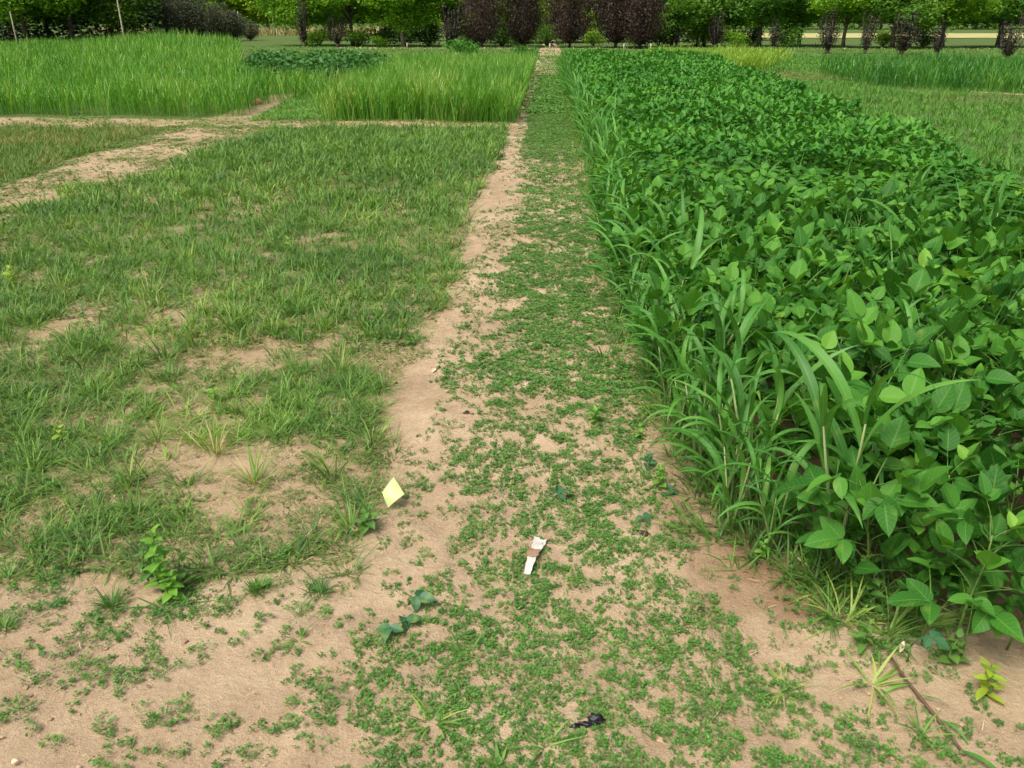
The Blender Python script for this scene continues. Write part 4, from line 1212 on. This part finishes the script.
def seedling(px, py, pet, size, mat_name, label, n=1, seed=0, up=.6):
    r = np.random.default_rng(seed + 50)
    x, y, z = ground_at(px, py)
    root = empty("bean_seedling", (x, y, z), r.uniform(0, 6.28)); tag(root, label, "seedling", None)
    V, F = tube([(0, 0, 0), (.003, 0, pet * .25), (0, 0, pet * .5)], [.003, .0025, .002], 5)
    link("stem", np_mesh("stem", V, F, np.zeros(len(F))), M["stem"], root)
    for i in range(n):
        me = trifoliate(pet * .6, up * 1.5, r.uniform(-.1, .25), size, seed=seed * 7 + i)
        me.materials.clear(); me.materials.append(M[mat_name]); me.materials.append(M["stem"])
        o = link("leaf", me, None, root); o.location = (0, 0, pet * .45 * (1 - .3 * i)); o.rotation_euler = (0, 0, i * 2.3 + r.uniform(0, 1))
    return root

seedling(408, 604, .05, .048, "bluish", "dark bean seedling on the sand, upper one of the pair left of the path", 1, 1, .5)
seedling(395, 630, .045, .045, "bluish", "bluish bean seedling on the sand, lower one of the pair left of the path", 2, 2, .4)
seedling(552, 500, .04, .055, "bluish", "bluish bean seedling lying in the clover in the middle of the path", 1, 3, .4)
seedling(920, 650, .22, .060, "bean", "bean seedling on a tall bare stalk at the front corner of the crop", 1, 4, .9)
seedling(905, 668, .12, .045, "bluish", "small three-leaved bean seedling below the tall-stalked one", 1, 5, .9)
seedling(960, 660, .16, .060, "bean", "bean seedling with bright leaves at the crop's front right", 2, 6, .8)
seedling(640, 520, .03, .04, "bluish", "tiny bean seedling in the clover near the crop", 1, 7, .5)

def grass_tuft(px, py, n, L, W, lean, label, mat="weedgrass", seed=0, spread=.02, group=None, name="grass_tuft"):
    x, y, z = ground_at(px, py)
    a = Acc(); r = np.random.default_rng(seed + 900)
    an = r.uniform(0, 6.28, n); rr = r.uniform(0, spread, n)
    bx, by = rr * np.cos(an), rr * np.sin(an)
    a.add(*blades(np.stack([bx, by, np.zeros(n)], 1), an + r.normal(0, .5, n), r.uniform(.5, 1, n) * L, r.uniform(.7, 1.2, n) * W, r.uniform(*lean, n), r.uniform(.2, 1.1, n), 5, None, r.normal(0, .5, n)))
    o = link(name, a.mesh(name), M[mat]); o.location = (x, y, z)
    return tag(o, label, "grass tuft", group)

grass_tuft(112, 606, 90, .09, .0035, (.2, 1.3), "spiky grass tuft standing alone on the sand at the lower left", seed=1)
grass_tuft(258, 590, 130, .055, .004, (.1, 1.1), "round dense dark green tuft on the sand below the fallow plot", seed=2, mat="cover", spread=.035)
grass_tuft(48, 577, 90, .06, .0035, (.4, 1.4), "flat grass tuft at the sandy front edge, left", seed=3, spread=.04)
grass_tuft(8, 578, 90, .07, .004, (.3, 1.2), "dense tuft touching the left edge of the view", seed=4, spread=.03)
grass_tuft(4, 628, 80, .05, .004, (.3, 1.2), "small tuft at the left edge on the bare sand", seed=5, spread=.03)
grass_tuft(320, 590, 90, .055, .004, (.1, 1.2), "tuft on the sand right of the round dense tuft", seed=6, mat="cover", spread=.035)
grass_tuft(165, 608, 14, .17, .007, (.9, 1.4), "sprawling wide-bladed grass before the tall pale weed", seed=7)
grass_tuft(465, 655, 16, .10, .006, (.3, 1.2), "wide-bladed grass sprig in the clover left of centre", seed=8)
grass_tuft(433, 722, 16, .12, .007, (.7, 1.4), "blue-green grass sprig at the bottom of the view, left of centre", seed=9)
grass_tuft(500, 762, 18, .09, .010, (.4, 1.2), "broad-bladed sprig cut by the bottom edge of the view", seed=10)
grass_tuft(545, 745, 12, .11, .006, (.6, 1.3), "thin grass sprig left of the black scrap", seed=11)
grass_tuft(783, 690, 18, .12, .006, (.7, 1.4), "sprawling grass sprig on the clover's right border", seed=12)
grass_tuft(830, 620, 26, .16, .006, (.7, 1.4), "long dark grass trailing from the crop edge over the sand", seed=13)
grass_tuft(872, 690, 18, .15, .007, (.8, 1.4), "trailing grass below the front beans", seed=14)
grass_tuft(640, 545, 14, .07, .005, (.5, 1.3), "fine sprig in the clover right of the white tag", seed=15)
grass_tuft(565, 585, 12, .08, .005, (.5, 1.3), "fine sprig in the clover below the white tag", seed=16)
grass_tuft(300, 640, 12, .07, .004, (.6, 1.3), "thin sprig on the open sand left of the clover", seed=17)
grass_tuft(920, 740, 16, .10, .005, (.6, 1.3), "thin sprig on the sand beside the fallen stalk", seed=18)
tg = [(35, 470, .19), (215, 450, .20), (70, 350, .22), (255, 480, .20), (330, 470, .17), (130, 480, .18), (20, 440, .2), (300, 300, .24), (235, 330, .22), (150, 300, .22), (100, 250, .25), (60, 290, .24), (340, 370, .18), (190, 265, .24), (325, 225, .3), (372, 440, .15), (350, 530, .14)]
tl = ("at the lower left of the fallow plot, near the left edge", "in the lower middle of the fallow plot, upper of a pair", "at the left of the fallow plot, halfway up the view", "in the lower middle of the fallow plot, lower of a pair", "just up-left of the yellow flag",
      "behind the tall pale leafy weed", "touching the left edge, above the lower left clump", "in the right centre of the fallow plot", "in the centre of the fallow plot", "left of the fallow plot's centre", "high in the fallow plot's left part", "by the left edge, upper plot",
      "near the sandy border halfway up the path", "in the upper middle of the fallow plot", "highest and farthest, toward the cross path", "close to the sandy border above the yellow flag", "close below and left of the yellow flag")
for i, ((px, py, L), lab) in enumerate(zip(tg, tl)):
    grass_tuft(px, py, 40, L, .0055, (.1, 1.15), "tall grass clump " + lab, seed=40 + i, spread=.04, group="taller grass clumps in the fallow plot")

# yellow flag: a thin square of plastic on a bent wire
x, y, z = ground_at(392, 508)
root = empty("marker_flag", (x, y, z)); tag(root, "pale yellow square marker flag lying at the edge of the fallow plot", "flag")
M["yellow"] = plain_mat("pale_yellow_plastic", (0.47, 0.60, 0.22), (0.54, 0.66, 0.30), 16, 0.45, 0.15)
M["wire"] = plain_mat("wire", (0.2, 0.19, 0.17), (0.35, 0.33, 0.3), 20, 0.5, 0)
nu = 8
cor = [np.array(c) for c in ((-.014, 0.0), (.044, .048), (-.001, .112), (-.039, .056))]   # bottom, right, top, left
upv = np.array([0, .62, .78]); rt = np.array([1, .05, 0]); nr = np.array([0, -.78, .62])
V = []
for j in range(nu + 1):
    for i in range(nu + 1):
        a_, b_ = i / nu, j / nu
        q = cor[0] * (1 - a_) * (1 - b_) + cor[1] * a_ * (1 - b_) + cor[2] * a_ * b_ + cor[3] * (1 - a_) * b_
        w = .010 * math.sin(a_ * 2.6) + .006 * math.sin(b_ * 3 + a_ * 2)
        V.append(rt * q[0] + upv * q[1] + nr * w + np.array([0, 0, .012]))
V = np.array(V); V2 = V - nr * .0006
i = (np.arange(nu)[:, None] * (nu + 1) + np.arange(nu)[None]).ravel()
F1 = np.stack([i, i + 1, i + nu + 2, i + nu + 1], 1)
link("flag_sheet", np_mesh("flag_sheet", np.concatenate([V, V2]), np.concatenate([F1, F1[:, ::-1] + len(V)])), M["yellow"], root)
V, F = tube([(-.02, 0.005, .006), (-.03, .06, .02), (-.06, .16, .012)], [.0011] * 3, 5)
link("wire", np_mesh("wire", V, F), M["wire"], root)

# white plastic plant tag, soil smeared across its middle
x, y, z = ground_at(537, 559)
root = empty("plant_tag", (x, y, z)); tag(root, "white plastic plant tag lying soiled in the clover on the path", "tag")
A0 = np.array(gp(527, 579)) - (x, y); A1 = np.array(gp(541, 541)) - (x, y)
ax = A1 - A0; Ln = np.linalg.norm(ax); ax /= Ln; sx_ = np.array([ax[1], -ax[0]])
def tagpiece(t0, t1, w0, w1, zc, name, mat, n=8, sh=0.0):
    V = []
    for k in range(n + 1):
        t = t0 + (t1 - t0) * k / n; w = w0 + (w1 - w0) * k / n
        zz = zc + .012 * math.sin(t * 5.0) + .006 * t
        jit = .0015 * math.sin(k * 2.7)
        for u in (-1, 0, 1):
            p = A0 + ax * Ln * t + sx_ * (w * u / 2 + jit + sh)
            V.append((p[0], p[1], zz + .003 * abs(u)))
    V = np.array(V); V2 = V - np.array([0, 0, .0008])
    i = (np.arange(n)[:, None] * 3 + np.arange(2)[None]).ravel()
    F = np.stack([i, i + 3, i + 4, i + 1], 1)[:, ::-1]
    return link(name, np_mesh(name, np.concatenate([V, V2]), np.concatenate([F, F[:, ::-1] + len(V)]), smooth=False), mat, root)
tp = tagpiece(0, 1.0, .020, .046, .016, "label_strip", M["white"], 12)
tagpiece(.34, .60, .033, .040, .0185, "soil_smear", M["crumb"], 5, -.004)
tagpiece(.97, 1.06, .024, .010, .019, "torn_corner", M["straw"], 3, .020)

# crumpled black scrap
M["black"] = plain_mat("black_film", (0.006, 0.007, 0.012), (0.02, 0.022, 0.03), 30, 0.35, 0.8)
x, y, z = ground_at(588, 724)
import bmesh
def lump(c, rad, seed, amp=.35):
    bm = bmesh.new(); bmesh.ops.create_icosphere(bm, subdivisions=3, radius=1)
    V = np.array([v.co[:] for v in bm.verts]); F = np.array([[v.index for v in f.verts] for f in bm.faces]); bm.free()
    n_ = vnoise(V[:, 0] * 2.3 + 9 + seed, V[:, 1] * 2.3 + V[:, 2] * 1.9 + 5, seed) - .5
    n2 = vnoise(V[:, 0] * 6 + 9, V[:, 1] * 6 + V[:, 2] * 5 + 5, seed + 3) - .5
    V = V * (1 + amp * 1.6 * n_ + amp * .7 * n2)[:, None] * np.array(rad) + np.array(c)
    return V, F
Vs, Fs, off = [], [], 0
for c, rad, sd in (((.024, .012, .014), (.022, .017, .016), 3), ((-.010, -.004, .009), (.020, .010, .010), 5), ((-.038, -.010, .006), (.014, .007, .007), 8)):
    V, F = lump(c, rad, sd, .5); Vs.append(V); Fs.append(F + off); off += len(V)
o = link("crumpled_scrap", np_mesh("crumpled_scrap", np.concatenate(Vs), np.concatenate(Fs), smooth=False), M["black"]); o.location = (x, y, z); o.scale = (.85, .85, .85)
tag(o, "small crumpled black scrap in the clover near the bottom of the view", "scrap")
# orange clod before the far plot
x, y, z = ground_at(257, 104)
M["clod"] = plain_mat("orange_clod", (0.42, 0.20, 0.10), (0.60, 0.33, 0.18), 10, 0.9, 0.6)
V, F = lump((0, 0, .05), (.11, .08, .065), 6, .3)
o = link("soil_clod", np_mesh("soil_clod", V, F), M["clod"]); o.location = (x, y, z)
tag(o, "orange-brown lump of soil in the gap between the tall grass plots", "clod")
M["pebble"] = plain_mat("pebble", (0.30, 0.22, 0.17), (0.5, 0.42, 0.35), 40, 0.8, 0.3)
M["darkbit"] = plain_mat("dark_bit", (0.02, 0.012, 0.01), (0.07, 0.04, 0.03), 40, 0.8, 0.4)
for px, py, s, mt, lab in ((467, 416, .014, "darkbit", "dark brown crumb on the sand left of the path's clover, upper"),
                       (645, 536, .016, "darkbit", "dark brown lump on the sand patch below the weeds"),
                       (520, 330, .013, "darkbit", "dark crumb far up the clover mat"),
                       (612, 737, .007, "pebble", "tiny pebble right of the black scrap"),
                       (700, 612, .012, "darkbit", "small brown lump at the edge of the clover right of centre")):
    x, y, z = ground_at(px, py)
    V, F = lump((0, 0, s * .5), (s, s * .7, s * .55), int(px) % 9, .5)
    o = link("soil_lump", np_mesh("soil_lump", V, F, smooth=False), M[mt]); o.location = (x, y, z); tag(o, lab, "lump")

# dead, pale leaves
M["deadleaf"] = leaf_mat("dead_leaf", [(0, (0.45, 0.36, 0.22)), (1, (0.72, 0.64, 0.48))], .1, .7, objrnd=.8)
for px, py, L, W, zz, rz, lab in ((693, 446, .075, .04, 0, .4, "curled cream dead leaf on the red soil before the sorghum row"),
                              (800, 566, .05, .016, 0, 2.4, "cream dead blade at the foot of the front sorghum, upper"),
                              (812, 575, .05, .014, 0, 2.0, "cream dead blade at the foot of the front sorghum, lower"),
                              (897, 662, .04, .014, 0, 1.0, "short cream dead blade under the front bean seedlings"),
                              (12, 766, .016, .014, 0, .4, "white dead leaf in the bottom left corner"),
                              (432, 372, .035, .02, 0, 1.0, "pale dead leaf on the sand beside the fallow plot")):
    x, y = gp(px, py)
    V, F, uv = leaflet(L, W, -.25, .9, 2.0, 2, 8)
    V[:, 2] += .004 + .15 * np.abs(V[:, 1])
    V2 = V - np.array([0, 0, .0006])
    o = link("dead_leaf", np_mesh("dead_leaf", np.concatenate([V, V2]), np.concatenate([F, F[:, ::-1] + len(V)]), np.full(2 * len(F), .5)), M["deadleaf"])
    o.location = (x, y, float(H(x, y)) + .004); o.rotation_euler = (0.1, -.1, rz); tag(o, lab, "dead leaf")

# fallen sorghum stalk at the lower right
x, y, z = ground_at(905, 690)
root = empty("fallen_stalk", (x, y, z)); tag(root, "dark fallen sorghum stalk lying on the sand at the lower right", "fallen stalk")
e = np.array(gp(962, 764)) - (x, y)
V, F = tube([(-.02, .08, .03), (0, 0, .012), (e[0] * .5, e[1] * .5, .016), (e[0], e[1], .012)], [.003, .004, .004, .003], 6)
M["deadstem"] = plain_mat("dark_stem", (0.06, 0.035, 0.025), (0.16, 0.10, 0.06), 30, 0.7, .2)
link("stem", np_mesh("stem", V, F), M["deadstem"], root)
for t, rz, s in ((.55, -1.0, .40), (.95, -.9, .5), (.2, -.4, .35), (.05, 3.4, .4)):
    o = link("leaf", STRAP[int(t * 9)], None, root); o.location = (e[0] * t, e[1] * t, .012); o.scale = (s, s, s); o.rotation_euler = (0, .9, rz)


# undergrowth along the crop's foot
r = np.random.default_rng(55)
UL = (("narrow grass tuft at the crop's foot, ", "grass"), ("small leafy weed at the crop's foot, ", "leafy"))
spots = [(830, 590), (812, 572), (845, 625), (868, 612), (885, 640), (800, 548), (925, 625), (948, 668), (735, 512), (716, 470), (690, 420), (668, 372), (655, 345), (642, 318), (775, 532), (880, 585), (842, 575), (905, 610)]
where = ("under the first beans", "just left of the first beans", "below the round-leaved weed", "right of the round-leaved weed", "above the trailing grass", "by the cream dead blades", "by the tall seedling", "under the rightmost seedling", "before the front clump", "left of the front clump",
         "beside the curled dead leaf", "first above the curled dead leaf", "second above the curled dead leaf", "third above the curled dead leaf", "between the front stems", "in the shade of the first beans", "in the corner's shade", "beneath the front beans")
for i, ((px, py), w) in enumerate(zip(spots, where)):
    if i % 2 == 0:
        grass_tuft(px, py, 26, .18, .007, (.1, 1.3), UL[0][0] + w, mat="weedgrass", seed=200 + i, spread=.05)
    else:
        leafy_weed(px, py, r.uniform(.07, .15), 13, .05, .03, M["bean" if i % 4 == 1 else "cover"], UL[1][0] + w, seed=200 + i)

LC = bush(1040, M["bean"], "leafy_clump", w=1.1, h=.8, per=700)
plant_tree(LC, 463, 42, 1.0, "bright green leafy clump on the lawn left of the path's far end", "plant")
plant_tree(LC, 525, 41, .7, "small green leafy clump close to the path's far end", "plant")

# small outer bean plants at the front corner
for px, py, sc_, w in ((868, 578, .62, "small bean plant at the crop's left front, beside the last sorghum"), (905, 618, .55, "small bean plant in front of the corner, behind the tall seedling"),
                       (955, 628, .6, "small bean plant at the front, right of the tall seedling"), (1005, 655, .55, "lowest small bean plant at the view's right edge"), (835, 545, .6, "small bean plant squeezed between the front sorghum stalks")):
    x, y, z = ground_at(px, py)
    o = copy_thing(protos[int(px) % 6]); o.location = (x, y, z); o.rotation_euler = (0, 0, px * .7); o.scale = (sc_,) * 3
    tag(o, w, "bean plant", BEAN_GROUP)
# low grass all along the foot of the crop
acc = Acc()
y = 1.9 + 16 * U(0, 1, 900) ** 1.3; x = edge_x(y) + rng.normal(0.04, 0.07, 900)
tufts(x, y, 12, (0.04, 0.20), (0.004, 0.009), acc, 0.04, lean=(0.1, 1.3), segs=3)
tag(link("crop_edge_grass", acc.mesh("crop_edge_grass"), M["weedgrass"]), "low weedy grass along the foot of the sorghum row", kind="stuff")
# fine volunteer grass through the near canopy
acc = Acc()
x = U(0.9, 4.2, 260); y = U(2.4, 8, 260); k = crop_in(x, y); x, y = x[k], y[k]
tufts(x, y, 5, (0.5, 0.8), (0.006, 0.012), acc, 0.03, (0.0, .3), (.4, 1.5), 7)
tag(link("volunteer_grass", acc.mesh("volunteer_grass"), M["reed"]), "thin grass blades growing up through the near beans", kind="stuff")
